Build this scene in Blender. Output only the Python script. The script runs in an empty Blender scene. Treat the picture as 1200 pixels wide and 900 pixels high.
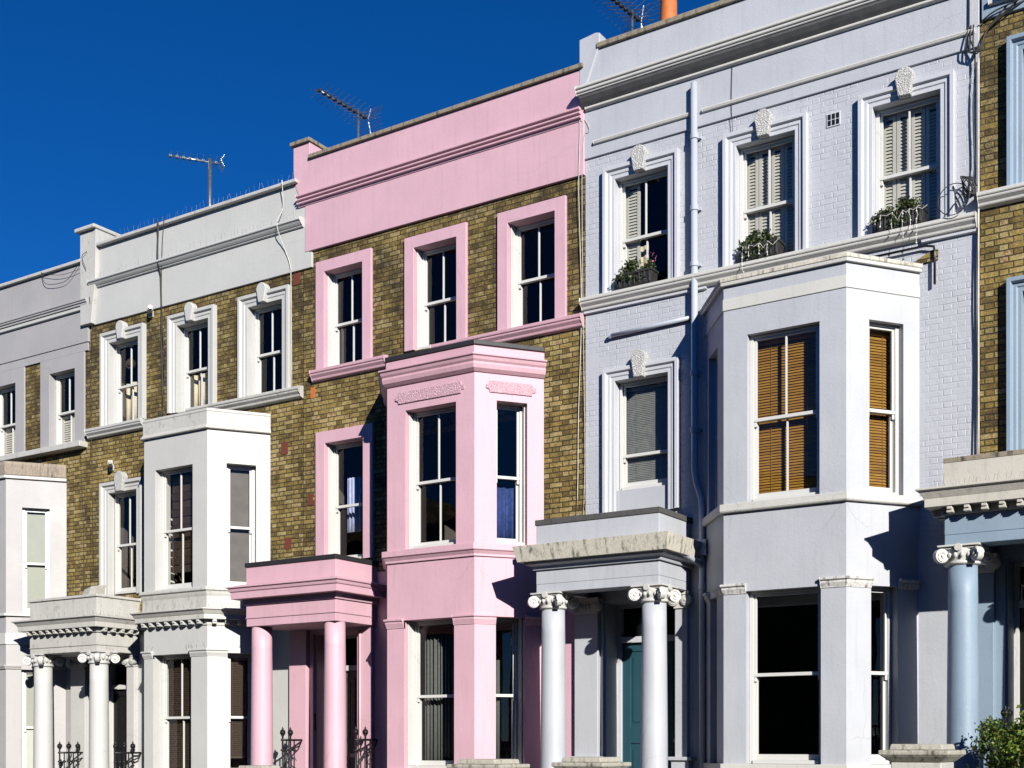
import bpy, bmesh, math, random
from mathutils import Vector, Matrix, noise as mnoise
R = math.radians
random.seed(7)
S = bpy.context.scene
COL = S.collection

# ------------------------------------------------------------------ camera
cam = bpy.data.cameras.new('camera')
cam.sensor_width = 36; cam.lens = 44.34; cam.shift_y = 0.3529
cam.clip_start = 0.1; cam.clip_end = 3000
cam_o = bpy.data.objects.new('camera', cam); COL.objects.link(cam_o)
cam_o.location = (9.181, -16.28, 1.7); cam_o.rotation_euler = (R(90), 0, R(32.75))
S.camera = cam_o

# ------------------------------------------------------------------ sky + sun
SUN_AZ, SUN_EL = 51.0, 22.0        # azimuth to the right of the street-facing normal
sd = Vector((math.sin(R(SUN_AZ)) * math.cos(R(SUN_EL)), -math.cos(R(SUN_AZ)) * math.cos(R(SUN_EL)), math.sin(R(SUN_EL))))
W = bpy.data.worlds.new('World'); S.world = W; W.use_nodes = True
nt = W.node_tree; bg = nt.nodes['Background']
sky = nt.nodes.new('ShaderNodeTexSky'); sky.sky_type = 'NISHITA'; sky.sun_disc = False
sky.sun_elevation = R(SUN_EL); sky.sun_rotation = math.atan2(sd.x, sd.y)
sky.altitude = 2500; sky.air_density = 1.0; sky.dust_density = 0.0; sky.ozone_density = 8.0
hs = nt.nodes.new('ShaderNodeHueSaturation'); hs.inputs['Saturation'].default_value = 1.15; hs.inputs['Hue'].default_value = 0.507
nt.links.new(sky.outputs[0], hs.inputs['Color']); nt.links.new(hs.outputs[0], bg.inputs[0])
bg.inputs[1].default_value = 0.067
sl = bpy.data.lights.new('sun', 'SUN'); sl.energy = 5.0; sl.angle = R(0.5); sl.color = (1.0, 0.955, 0.88)
so = bpy.data.objects.new('sun', sl); COL.objects.link(so); so.location = (20, -30, 30)
so.rotation_euler = sd.to_track_quat('Z', 'Y').to_euler()
S.view_settings.view_transform = 'Standard'; S.view_settings.look = 'None'
S.view_settings.exposure = 0.61; S.view_settings.gamma = 1.0
S.cycles.max_bounces = 6; S.cycles.diffuse_bounces = 1; S.cycles.transparent_max_bounces = 12
try: S.cycles.use_denoising = True
except Exception: pass

# ------------------------------------------------------------------ materials
class NB:
    def __init__(s, name):
        s.m = bpy.data.materials.new(name); s.m.use_nodes = True; s.t = s.m.node_tree
        s.b = s.t.nodes['Principled BSDF']; s.out = s.t.nodes['Material Output']
        tc = s.t.nodes.new('ShaderNodeTexCoord'); s.pos = tc.outputs['Object']
    def l(s, a, b): s.t.links.new(a, b)
    def n(s, ty, **kw):
        x = s.t.nodes.new(ty)
        for k, v in kw.items(): setattr(x, k, v)
        return x
    def val(s, sock, v):
        if hasattr(v, 'is_output'): s.l(v, sock)
        else: sock.default_value = v
    def m2(s, op, a, b=0.0, c=None, clamp=False):
        x = s.n('ShaderNodeMath', operation=op, use_clamp=clamp)
        s.val(x.inputs[0], a); s.val(x.inputs[1], b)
        if c is not None: s.val(x.inputs[2], c)
        return x.outputs[0]
    def noise(s, scale, detail=4, rough=.55, stretch=None, off=0.0):
        x = s.n('ShaderNodeTexNoise'); x.inputs['Scale'].default_value = scale
        x.inputs['Detail'].default_value = detail; x.inputs['Roughness'].default_value = rough
        mp = s.n('ShaderNodeMapping'); s.l(s.pos, mp.inputs[0])
        if stretch: mp.inputs['Scale'].default_value = stretch
        mp.inputs['Location'].default_value = (off, off * .7, off * 1.3)
        s.l(mp.outputs[0], x.inputs['Vector']); return x.outputs['Fac']
    def ramp(s, fac, stops, interp='LINEAR'):
        x = s.n('ShaderNodeValToRGB'); x.color_ramp.interpolation = interp
        e = x.color_ramp.elements
        while len(e) < len(stops): e.new(0.5)
        for q, (p, c) in zip(e, stops):
            q.position = p; q.color = (c, c, c, 1) if not hasattr(c, '__len__') else (*c, 1)
        s.l(fac, x.inputs[0]); return x.outputs[0]
    def mix(s, fac, a, b, mode='MIX'):
        x = s.n('ShaderNodeMix', data_type='RGBA', blend_type=mode)
        s.val(x.inputs[0], fac)
        for sk, v in ((x.inputs[6], a), (x.inputs[7], b)):
            if hasattr(v, 'is_output'): s.l(v, sk)
            else: sk.default_value = (*v, 1)
        return x.outputs[2]
    def bump(s, h, dist=.01, strength=1.0, prev=None):
        x = s.n('ShaderNodeBump'); x.inputs['Distance'].default_value = dist; x.inputs['Strength'].default_value = strength
        s.l(h, x.inputs['Height'])
        if prev: s.l(prev, x.inputs['Normal'])
        s.l(x.outputs[0], s.b.inputs['Normal']); return x.outputs[0]
    def col(s, c):
        s.val(s.b.inputs['Base Color'], c if hasattr(c, 'is_output') else (*c, 1))

def paint(name, c, rough=.5, var=.10, streak=.12, bump=.004, dirt=(.35, .33, .30), dirt_amt=.0):
    k = NB(name)
    n1 = k.noise(1.3, 6, .6); n2 = k.noise(5.0, 3, .5, (3.2, 3.2, .22)); n3 = k.noise(38, 4, .6)
    f = k.ramp(n1, [(.3, 1 - var), (.7, 1.0)])
    base = k.mix(1.0, c, f, 'MULTIPLY')
    st = k.ramp(n2, [(.52, 0.0), (.75, 1.0)])
    base = k.mix(k.m2('MULTIPLY', st, streak), base, tuple(x * .62 for x in c))
    if dirt_amt:
        n4 = k.noise(9, 8, .75, (1, 1, .8), 3.1)
        base = k.mix(k.m2('MULTIPLY', k.ramp(n4, [(.55, 0.0), (.68, 1.0)]), dirt_amt), base, dirt)
    sp = k.ramp(k.noise(26, 2, .5, None, 7.7), [(.70, 0.0), (.76, 1.0)])
    base = k.mix(k.m2('MULTIPLY', sp, .18), base, tuple(x * .5 for x in c))
    vo = k.n('ShaderNodeTexVoronoi', feature='DISTANCE_TO_EDGE'); vo.inputs['Scale'].default_value = .55
    wv = k.n('ShaderNodeTexNoise'); wv.inputs['Scale'].default_value = 2.5; wv.inputs['Detail'].default_value = 6; k.l(k.pos, wv.inputs['Vector'])
    mv = k.n('ShaderNodeMix', data_type='VECTOR'); mv.inputs[0].default_value = .22; k.l(k.pos, mv.inputs[4]); k.l(wv.outputs['Color'], mv.inputs[5]); k.l(mv.outputs[1], vo.inputs['Vector'])
    cr = k.m2('MULTIPLY', k.ramp(vo.outputs['Distance'], [(.0, 1.0), (.004, 0.0)]), k.ramp(k.noise(.7, 2, .5, None, 11), [(.5, 0.0), (.6, 1.0)]))
    base = k.mix(k.m2('MULTIPLY', cr, .24), base, tuple(x * .35 for x in c))
    pt = k.ramp(k.noise(.45, 3, .5, None, 21), [(.52, 0.0), (.54, 1.0)]); base = k.mix(k.m2('MULTIPLY', pt, .06), base, tuple(x * .75 for x in c))
    k.col(base); k.b.inputs['Roughness'].default_value = rough
    k.l(k.ramp(n1, [(.3, rough - .08), (.7, rough + .12)]), k.b.inputs['Roughness'])
    h = k.m2('ADD', k.m2('MULTIPLY', n3, .35), k.m2('MULTIPLY', n1, .9))
    k.bump(h, bump * 2.2, .8)
    return k.m

def brick_nodes(k):
    sx = k.n('ShaderNodeSeparateXYZ')
    wob = k.n('ShaderNodeTexNoise'); wob.inputs['Scale'].default_value = 9; k.l(k.pos, wob.inputs['Vector'])
    vs = k.n('ShaderNodeVectorMath', operation='SCALE'); vs.inputs['Scale'].default_value = .010
    sub = k.n('ShaderNodeVectorMath', operation='SUBTRACT'); k.l(wob.outputs['Color'], sub.inputs[0]); sub.inputs[1].default_value = (.5, .5, .5)
    k.l(sub.outputs[0], vs.inputs[0]); ad = k.n('ShaderNodeVectorMath', operation='ADD'); k.l(k.pos, ad.inputs[0]); k.l(vs.outputs[0], ad.inputs[1])
    k.l(ad.outputs[0], sx.inputs[0])
    u = k.m2('ADD', sx.outputs[0], sx.outputs[1]); v = sx.outputs[2]
    vv = k.m2('DIVIDE', v, .0765); row = k.m2('FLOOR', vv); fv = k.m2('FRACT', vv)
    uu = k.m2('ADD', k.m2('DIVIDE', u, .34), k.m2('MULTIPLY', row, .5)); cell = k.m2('FLOOR', uu); fu = k.m2('FRACT', uu)
    hd = k.m2('GREATER_THAN', fu, .6667)
    lu = k.m2('MULTIPLY', k.m2('SUBTRACT', fu, k.m2('MULTIPLY', hd, .6667)), .34)
    wd = k.m2('SUBTRACT', .2267, k.m2('MULTIPLY', hd, .1133))
    eu = k.m2('MINIMUM', lu, k.m2('SUBTRACT', wd, lu))
    ev = k.m2('MULTIPLY', k.m2('MINIMUM', fv, k.m2('SUBTRACT', 1.0, fv)), .0765)
    d = k.m2('MINIMUM', eu, ev)
    rough_edge = k.m2('MULTIPLY', k.m2('SUBTRACT', k.noise(45, 3, .6), .5), .008)
    d2 = k.m2('ADD', d, rough_edge)
    mr = k.n('ShaderNodeMapRange', interpolation_type='SMOOTHSTEP'); k.l(d2, mr.inputs[0])
    mr.inputs[1].default_value = .004; mr.inputs[2].default_value = .0105
    mask = mr.outputs[0]
    cv = k.n('ShaderNodeCombineXYZ'); k.l(k.m2('ADD', k.m2('MULTIPLY', cell, 2.0), hd), cv.inputs[0]); k.l(row, cv.inputs[1])
    wn = k.n('ShaderNodeTexWhiteNoise', noise_dimensions='2D'); k.l(cv.outputs[0], wn.inputs['Vector'])
    return mask, wn.outputs['Value'], wn.outputs['Color'], row

def stock_brick(name, bright=.88):
    k = NB(name); mask, r1, rc, row = brick_nodes(k)
    big = k.noise(.8, 5, .65, (1, 1, 1.4)); mid = k.noise(4.5, 5, .65, None, 4.0); fine = k.noise(48, 4, .7)
    t = k.m2('ADD', r1, k.m2('MULTIPLY', k.m2('SUBTRACT', big, .5), 1.1))
    g = lambda *c: tuple(x * bright for x in c)
    rough2 = k.noise(16, 6, .75, None, 2.0)
    t = k.m2('ADD', k.m2('ADD', k.m2('MULTIPLY', r1, .42), k.m2('MULTIPLY', big, .35)), k.m2('MULTIPLY', rough2, .75))
    c = k.ramp(t, [(.42, g(.055, .034, .009)), (.56, g(.135, .088, .021)), (.70, g(.245, .170, .040)),
                   (.84, g(.335, .245, .072)), (.98, g(.43, .35, .17)), (1.06, g(.27, .15, .06))])
    fm = k.ramp(fine, [(.30, .40), (.5, .95), (.70, 1.3)])
    c = k.mix(1.0, c, fm, 'MULTIPLY')
    sootf = k.m2('ADD', k.m2('ADD', k.m2('MULTIPLY', big, .55), k.m2('MULTIPLY', mid, .45)), k.m2('MULTIPLY', fine, .25))
    sz = k.n('ShaderNodeSeparateXYZ'); k.l(k.pos, sz.inputs[0]); hz = k.n('ShaderNodeMapRange', interpolation_type='SMOOTHSTEP'); k.l(sz.outputs[2], hz.inputs[0]); hz.inputs[1].default_value = 7.6; hz.inputs[2].default_value = 9.2
    sootf = k.m2('SUBTRACT', sootf, k.m2('MULTIPLY', hz.outputs[0], .085))
    soot = k.ramp(sootf, [(.47, .26), (.60, .80), (.74, 1.1)])
    c = k.mix(1.0, c, soot, 'MULTIPLY')
    mo = k.ramp(k.m2('ADD', k.m2('MULTIPLY', mid, .6), k.m2('MULTIPLY', big, .5)), [(.42, g(.028, .021, .009)), (.60, g(.06, .046, .02)), (.74, g(.22, .18, .10))])
    k.col(k.mix(mask, mo, c)); k.b.inputs['Roughness'].default_value = .9
    h = k.m2('ADD', k.m2('MULTIPLY', mask, k.m2('ADD', .75, k.m2('MULTIPLY', r1, .45))), k.m2('MULTIPLY', fine, .35))
    k.bump(h, .016, 1.0); return k.m

def painted_brick(name, c):
    k = NB(name); mask, r1, rc, row = brick_nodes(k)
    n1 = k.noise(1.3, 6, .6); fine = k.noise(40, 4, .6); mid = k.noise(2.6, 4, .6, None, 5.0)
    base = k.mix(1.0, c, k.ramp(n1, [(.3, .9), (.7, 1.0)]), 'MULTIPLY')
    base = k.mix(k.m2('MULTIPLY', k.m2('SUBTRACT', 1.0, mask), .035), base, tuple(x * .6 for x in c))
    k.col(base); k.b.inputs['Roughness'].default_value = .55
    soft = k.ramp(mid, [(.42, .15), (.66, 1.0)])
    h = k.m2('ADD', k.m2('MULTIPLY', k.m2('MULTIPLY', mask, k.m2('ADD', .5, r1)), soft), k.m2('MULTIPLY', fine, .15))
    k.bump(h, .009, .6); return k.m

def stained_stone(name, c=(.56, .53, .45), amt=.6):
    k = NB(name)
    n1 = k.noise(2.2, 6, .65); n2 = k.noise(3, 4, .6, (5.5, 5.5, .02)); n3 = k.noise(30, 5, .7); n4 = k.noise(9, 4, .6, None, 9)
    base = k.mix(1.0, c, k.ramp(n3, [(.3, .72), (.7, 1.08)]), 'MULTIPLY')
    base = k.mix(k.m2('MULTIPLY', k.ramp(n2, [(.50, 0.0), (.62, 1.0)]), k.m2('MULTIPLY', k.ramp(k.noise(14, 4, .6, (1, 1, .5), 17), [(.40, 0.0), (.62, 1.0)]), min(1.0, amt * 1.3))), base, (.05, .045, .035))
    base = k.mix(k.m2('MULTIPLY', k.ramp(n4, [(.58, 0.0), (.7, 1.0)]), .35 * amt), base, (.10, .10, .055))
    k.col(base); k.b.inputs['Roughness'].default_value = .9; k.bump(n3, .005, .7); return k.m

def simple(name, c, rough=.5, metal=0.0, var=.25, scale=12, bump=.003):
    k = NB(name); n1 = k.noise(scale, 4, .6)
    k.col(k.mix(1.0, c, k.ramp(n1, [(.3, 1 - var), (.7, 1 + var * .3)]), 'MULTIPLY'))
    k.b.inputs['Roughness'].default_value = rough; k.b.inputs['Metallic'].default_value = metal
    k.bump(n1, bump, .6); return k.m

def vermic(name, c):
    k = NB(name)
    vo = k.n('ShaderNodeTexVoronoi', feature='DISTANCE_TO_EDGE'); vo.inputs['Scale'].default_value = 38
    wob = k.n('ShaderNodeTexNoise'); wob.inputs['Scale'].default_value = 14; k.l(k.pos, wob.inputs['Vector'])
    mx = k.n('ShaderNodeMix', data_type='VECTOR'); mx.inputs[0].default_value = .06
    k.l(k.pos, mx.inputs[4]); k.l(wob.outputs['Color'], mx.inputs[5]); k.l(mx.outputs[1], vo.inputs['Vector'])
    h = k.ramp(vo.outputs['Distance'], [(.03, 0.0), (.22, 1.0)])
    k.col(k.mix(1.0, c, k.ramp(h, [(0, .86), (.5, 1.0)]), 'MULTIPLY')); k.b.inputs['Roughness'].default_value = .6
    k.bump(h, .0065, 1.0); return k.m

def glass(name, tint=.88, refl=1.0):
    k = NB(name); k.t.nodes.remove(k.b)
    tr = k.n('ShaderNodeBsdfTransparent'); tr.inputs[0].default_value = (tint, tint, tint * .98, 1)
    gl = k.n('ShaderNodeBsdfGlossy'); gl.inputs['Roughness'].default_value = .015
    lw = k.n('ShaderNodeLayerWeight'); lw.inputs[0].default_value = .5
    fr = k.m2('ADD', .04, k.m2('MULTIPLY', k.m2('POWER', lw.outputs['Facing'], 5.0), .96))
    bp = k.n('ShaderNodeBump'); bp.inputs['Distance'].default_value = .006; bp.inputs['Strength'].default_value = .35
    k.l(k.noise(1.6, 2, .5), bp.inputs['Height']); k.l(bp.outputs[0], gl.inputs['Normal'])
    ms = k.n('ShaderNodeMixShader'); k.l(k.m2('MULTIPLY', fr, refl, None, True), ms.inputs[0])
    k.l(tr.outputs[0], ms.inputs[1]); k.l(gl.outputs[0], ms.inputs[2]); k.l(ms.outputs[0], k.out.inputs[0]); return k.m

def wood_slats(name):
    k = NB(name)
    n1 = k.noise(3, 5, .6, (.5, .5, 14)); n2 = k.noise(30, 4, .6, (.3, .3, 3))
    c = k.ramp(n1, [(.3, (.20, .09, .014)), (.55, (.34, .175, .028)), (.75, (.44, .25, .055))])
    k.col(k.mix(1.0, c, k.ramp(n2, [(.3, .75), (.7, 1.1)]), 'MULTIPLY')); k.b.inputs['Roughness'].default_value = .5; return k.m

def leaf_mat(name, stops, rough=.5):
    k = NB(name); wn = k.n('ShaderNodeTexNoise'); wn.inputs['Scale'].default_value = 22; wn.inputs['Detail'].default_value = 1
    k.l(k.pos, wn.inputs['Vector'])
    k.col(k.ramp(wn.outputs['Fac'], stops)); k.b.inputs['Roughness'].default_value = rough; return k.m

M = {}
M['brick'] = stock_brick('london_stock_brick')
M['brick_dark'] = stock_brick('sooty_stock_brick', .75)
M['lilac'] = paint('lilac_grey_paint', (0.35, 0.341, 0.341), streak=.10)
M['white'] = paint('white_masonry_paint', (0.475, 0.475, 0.458), var=.06, streak=.10)
M['white_weather'] = paint('weathered_white_paint', (0.475, 0.468, 0.438), var=.10, streak=.35, dirt=(.16, .14, .10), dirt_amt=.55)
M['pink'] = paint('pink_masonry_paint', (0.578, 0.361, 0.421), var=.08, streak=.22)
M['pink_line'] = paint('pink_moulding_paint', (0.544, 0.332, 0.387), var=.12, streak=.25)
M['lav'] = paint('lavender_blue_paint', (0.422, 0.438, 0.474), var=.08, streak=.20)
M['lav_brick'] = painted_brick('lavender_painted_brick', (0.422, 0.438, 0.477))
M['lav_trim'] = paint('pale_trim_paint', (0.484, 0.497, 0.530), var=.06, streak=.10)
M['lav_white'] = paint('offwhite_band_paint', (0.537, 0.530, 0.497), var=.08, streak=.25)
M['sky'] = paint('light_blue_paint', (0.22, 0.292, 0.37), var=.08, streak=.12)
M['cream'] = paint('cream_stone_paint', (0.497, 0.477, 0.423), var=.12, streak=.5, dirt=(.2, .17, .12), dirt_amt=.4)
M['frame'] = paint('white_gloss_paint', (0.551, 0.551, 0.530), rough=.3, var=.04, streak=.05, bump=.001)
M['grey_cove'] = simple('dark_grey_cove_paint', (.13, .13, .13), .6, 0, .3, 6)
M['stone'] = stained_stone('stained_limestone')
M['mossy'] = stained_stone('mossy_coping', (0.255, 0.221, 0.162), .9)
M['brownstone'] = stained_stone('brown_coping', (0.306, 0.255, 0.204), .6)
M['slate'] = stained_stone('black_slate_coping', (.075, .075, .075), .8)
M['lead'] = simple('black_lead_flashing', (.022, .022, .024), .55)
M['terra'] = simple('terracotta', (0.527, 0.145, 0.030), .7, 0, .25, 8)
M['redbrick'] = simple('terracotta_air_brick', (0.136, 0.030, 0.017), .8, 0, .3, 40)
M['verm_white'] = vermic('vermiculated_white', (0.510, 0.507, 0.484))
M['verm_pink'] = vermic('vermiculated_pink', (0.578, 0.361, 0.421))
M['glass'] = glass('window_glass')
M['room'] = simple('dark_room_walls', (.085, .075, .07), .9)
M['wood'] = wood_slats('bamboo_blind')
M['dkwood'] = simple('dark_brown_blind', (.045, .028, .018), .6, 0, .3, 30)
M['greyblind'] = simple('grey_venetian_blind', (0.212, 0.221, 0.212), .5)
M['roller'] = simple('taupe_roller_blind', (.155, .14, .127), .8, 0, .15, 5)
M['paleblind'] = simple('pale_green_blind', (0.383, 0.404, 0.357), .8, 0, .06, 4)
M['shutter'] = paint('shutter_white', (0.524, 0.517, 0.470), rough=.4, var=.05, streak=.03, bump=.001)
M['curtain'] = simple('grey_curtain', (.10, .11, .105), .9, 0, .2, 20)
M['cream_cloth'] = simple('cream_curtain', (.66, .58, .42), .9, 0, .15, 9)
M['shirt'] = simple('pale_blue_shirt_cloth', (.42, .47, .72), .9, 0, .2, 12)
M['navycloth'] = simple('dark_blue_cloth', (.03, .06, .22), .9, 0, .5, 18)
M['teal'] = paint('teal_door_paint', (.018, .066, .088), rough=.35, var=.15, streak=.1, bump=.001)
M['blackpaint'] = simple('black_gloss_paint', (.012, .012, .012), .3)
M['browndoor'] = simple('grey_brown_door_paint', (.12, .105, .085), .4)
M['iron'] = simple('black_iron', (.012, .012, .013), .45, .3)
M['cable'] = simple('black_cable', (.02, .02, .02), .6)
M['palecable'] = simple('pale_cable', (.55, .54, .48), .6)
M['alu'] = simple('aluminium', (.45, .47, .5), .35, .9)
M['aludark'] = simple('dark_plastic_aerial', (.03, .03, .03), .5)
M['pipe'] = paint('pale_blue_pipe_paint', (0.391, 0.425, 0.484), rough=.35, var=.06, streak=.1, bump=.001)
M['asphalt'] = simple('asphalt', (.05, .05, .052), .85, 0, .4, 25, .01)
M['paving'] = stained_stone('paving_stone', (.13, .125, .115), .3)
M['ground'] = simple('earth_and_grass', (.07, .075, .045), .95, 0, .4, 3)
M['line'] = simple('road_paint', (.75, .74, .68), .7)
M['bark'] = simple('woody_stem', (.07, .05, .03), .9)
M['leaf'] = leaf_mat('shrub_leaves', [(.30, (.035, .075, .012)), (.5, (.09, .16, .02)), (.64, (.20, .24, .03)), (.75, (.26, .12, .05))])
M['boxleaf'] = leaf_mat('window_box_leaves', [(.28, (.015, .03, .01)), (.5, (.06, .09, .025)), (.66, (.12, .14, .05)), (.76, (.16, .05, .06))])
M['planter'] = simple('dark_plastic_planter', (.025, .024, .022), .6, 0, .3, 20)
M['led'] = simple('white_light_string', (.72, .70, .66), .5)
M['solar'] = simple('plain_grey_box', (.52, .50, .45), .6)
M['roofing'] = simple('roof_felt', (.06, .06, .06), .9)
M['flower'] = simple('pink_flower', (.55, .16, .25), .7)

# ------------------------------------------------------------------ mesh builder
def gz(x): return .04 * (max(-60, min(60, x)) - 9.18)

class MB:
    def __init__(s, o=(0, 0), u=(1, 0), n=(0, 1)):
        s.v = []; s.f = []; s.sm = []; s.set(o, u, n)
    def set(s, o=(0, 0), u=(1, 0), n=(0, 1)):
        s.o, s.u, s.n = o, u, n; return s
    def P(s, u, d, z): return (s.o[0] + u * s.u[0] + d * s.n[0], s.o[1] + u * s.u[1] + d * s.n[1], z)
    def add(s, vs, fs, smooth=False):
        b = len(s.v); s.v += [s.P(*q) for q in vs]
        for f in fs: s.f.append(tuple(b + i for i in f)); s.sm.append(smooth)
    def box(s, u0, u1, d0, d1, z0, z1):
        s.add([(u0, d0, z0), (u1, d0, z0), (u1, d1, z0), (u0, d1, z0), (u0, d0, z1), (u1, d0, z1), (u1, d1, z1), (u0, d1, z1)],
              [(0, 3, 2, 1), (4, 5, 6, 7), (0, 1, 5, 4), (1, 2, 6, 5), (2, 3, 7, 6), (3, 0, 4, 7)]); return s
    def quad(s, a, b, c, d): s.add([a, b, c, d], [(0, 1, 2, 3)]); return s
    def prism(s, pts, d0, d1):           # polygon in (u, z), extruded through d
        n = len(pts)
        s.add([(p[0], d0, p[1]) for p in pts] + [(p[0], d1, p[1]) for p in pts],
              [tuple(range(n)), tuple(range(2 * n - 1, n - 1, -1))] + [(i, i + n, (i + 1) % n + n, (i + 1) % n) for i in range(n)]); return s
    def sweep(s, path, prof, caps=True):  # ring profile (out, z) along plan path (u, d); out = right-hand side of travel
        N = len(path); dirs = []
        for i in range(N - 1):
            dx, dy = path[i + 1][0] - path[i][0], path[i + 1][1] - path[i][1]; L = math.hypot(dx, dy); dirs.append((dx / L, dy / L))
        nor = [(d[1], -d[0]) for d in dirs]
        offs = []
        for i in range(N):
            if i == 0: offs.append(nor[0])
            elif i == N - 1: offs.append(nor[-1])
            else:
                a, b = nor[i - 1], nor[i]; k = 1 + a[0] * b[0] + a[1] * b[1]
                offs.append(((a[0] + b[0]) / k, (a[1] + b[1]) / k))
        m = len(prof); vs = [(path[i][0] + o * offs[i][0], path[i][1] + o * offs[i][1], z) for i in range(N) for o, z in prof]
        fs = [(i * m + j, (i + 1) * m + j, (i + 1) * m + (j + 1) % m, i * m + (j + 1) % m) for i in range(N - 1) for j in range(m)]
        if caps: fs += [tuple(range(m - 1, -1, -1)), tuple((N - 1) * m + j for j in range(m))]
        s.add(vs, fs); return s
    def arch(s, u0, u1, z0, z1, prof):    # architrave round left, top, right; profile ring (a outward, d depth)
        m = len(prof)
        ring = [[(u0 - a, d, z0) for a, d in prof], [(u0 - a, d, z1 + a) for a, d in prof], [(u1 + a, d, z1 + a) for a, d in prof], [(u1 + a, d, z0) for a, d in prof]]
        vs = [q for r in ring for q in r]
        fs = [(i * m + j, (i + 1) * m + j, (i + 1) * m + (j + 1) % m, i * m + (j + 1) % m) for i in range(3) for j in range(m)]
        fs += [tuple(range(m - 1, -1, -1)), tuple(3 * m + j for j in range(m))]
        s.add(vs, fs); return s
    def lathe(s, cu, cd, prof, seg=28):   # prof list of (r, z)
        m = len(prof)
        vs = [(cu + r * math.cos(2 * math.pi * i / seg), cd + r * math.sin(2 * math.pi * i / seg), z) for i in range(seg) for r, z in prof]
        fs = [(i * m + j, ((i + 1) % seg) * m + j, ((i + 1) % seg) * m + j + 1, i * m + j + 1) for i in range(seg) for j in range(m - 1)]
        s.add(vs, fs, True)
        b = len(s.v) - len(vs)
        s.f.append(tuple(b + i * m for i in range(seg - 1, -1, -1))); s.sm.append(False)
        s.f.append(tuple(b + i * m + m - 1 for i in range(seg))); s.sm.append(False); return s
    def tube(s, pts, r, seg=6):
        pts = [Vector(s.P(*p)) for p in pts]; b = len(s.v); N = len(pts)
        for i, p in enumerate(pts):
            t = (pts[min(i + 1, N - 1)] - pts[max(i - 1, 0)]).normalized()
            a = t.cross(Vector((0, 0, 1)))
            if a.length < .05: a = t.cross(Vector((1, 0, 0)))
            a.normalize(); c = t.cross(a)
            for j in range(seg):
                w = 2 * math.pi * j / seg; q = p + a * (r * math.cos(w)) + c * (r * math.sin(w)); s.v.append(tuple(q))
        for i in range(N - 1):
            for j in range(seg):
                s.f.append((b + i * seg + j, b + (i + 1) * seg + j, b + (i + 1) * seg + (j + 1) % seg, b + i * seg + (j + 1) % seg)); s.sm.append(seg > 4)
        s.f.append(tuple(b + j for j in range(seg))); s.sm.append(False)
        s.f.append(tuple(b + (N - 1) * seg + j for j in range(seg - 1, -1, -1))); s.sm.append(False); return s
    def disc(s, c, ax, r, t, seg=20):     # short cylinder, axis ax in (u, d, z)
        ax = Vector(ax).normalized(); a = ax.cross(Vector((0, 0, 1)))
        if a.length < .05: a = Vector((1, 0, 0))
        a.normalize(); b = ax.cross(a); c = Vector(c)
        vs = []
        for k in (-t / 2, t / 2):
            vs += [tuple(c + ax * k + a * (r * math.cos(2 * math.pi * i / seg)) + b * (r * math.sin(2 * math.pi * i / seg))) for i in range(seg)]
        s.add(vs, [(i, (i + 1) % seg, seg + (i + 1) % seg, seg + i) for i in range(seg)] + [tuple(range(seg - 1, -1, -1)), tuple(range(seg, 2 * seg))]); return s
    def wall(s, u0, u1, z0, z1, ops, depth=.22, d=0.0):   # skin with openings and their reveals
        us = sorted({u0, u1, *[q for o in ops for q in (o[0], o[1])]}); zs = sorted({z0, z1, *[q for o in ops for q in (o[2], o[3])]})
        us = [q for q in us if u0 <= q <= u1]; zs = [q for q in zs if z0 <= q <= z1]
        ix = {}; vs = []; fs = []
        def g(i, j):
            if (i, j) not in ix: ix[(i, j)] = len(vs); vs.append((us[i], d, zs[j]))
            return ix[(i, j)]
        for i in range(len(us) - 1):
            for j in range(len(zs) - 1):
                cu, cz = (us[i] + us[i + 1]) / 2, (zs[j] + zs[j + 1]) / 2
                if any(o[0] < cu < o[1] and o[2] < cz < o[3] for o in ops): continue
                fs.append((g(i, j), g(i + 1, j), g(i + 1, j + 1), g(i, j + 1)))
        s.add(vs, fs)
        for o in ops:
            a, b, c, e = max(o[0], u0), min(o[1], u1), max(o[2], z0), min(o[3], z1)
            if a >= b or c >= e: continue
            vs = [(a, d, c), (b, d, c), (b, d, e), (a, d, e), (a, d + depth, c), (b, d + depth, c), (b, d + depth, e), (a, d + depth, e)]
            fs = []
            if o[0] >= u0: fs.append((0, 4, 7, 3))
            if o[1] <= u1: fs.append((1, 2, 6, 5))
            if o[3] <= z1: fs.append((3, 7, 6, 2))
            if o[2] >= z0: fs.append((0, 1, 5, 4))
            s.add(vs, fs)
        return s
    def build(s, name, mat, parent=None, bevel=0.0, loc=None):
        base = Vector((0, 0, 0))
        if parent is not None:
            q = parent
            while q is not None: base = base + q.location; q = q.parent
        lo = Vector(loc) - base if loc is not None else Vector((0, 0, 0))
        me = bpy.data.meshes.new(name); off = base + lo
        me.from_pydata([(a - off.x, b - off.y, c - off.z) for a, b, c in s.v], [], s.f); me.materials.append(M[mat] if isinstance(mat, str) else mat)
        me.polygons.foreach_set('use_smooth', s.sm); me.validate(); me.update()
        o = bpy.data.objects.new(name, me); COL.objects.link(o); o.location = lo
        if parent is not None: o.parent = parent
        if bevel:
            b = o.modifiers.new('bevel', 'BEVEL'); b.width = bevel; b.segments = 2; b.limit_method = 'ANGLE'; b.angle_limit = R(40)
        return o

def thing(name, label, cat, loc, group=None):
    o = bpy.data.objects.new(name, None); COL.objects.link(o); o.location = loc; o.empty_display_size = .2
    o['label'] = label; o['category'] = cat
    if group: o['group'] = group
    return o
def tag(o, label, cat, group=None):
    o['label'] = label; o['category'] = cat
    if group: o['group'] = group
    return o
def struct(o): o['kind'] = 'structure'; return o
def rel(parent, x, y, z): return (x, y, z)

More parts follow.
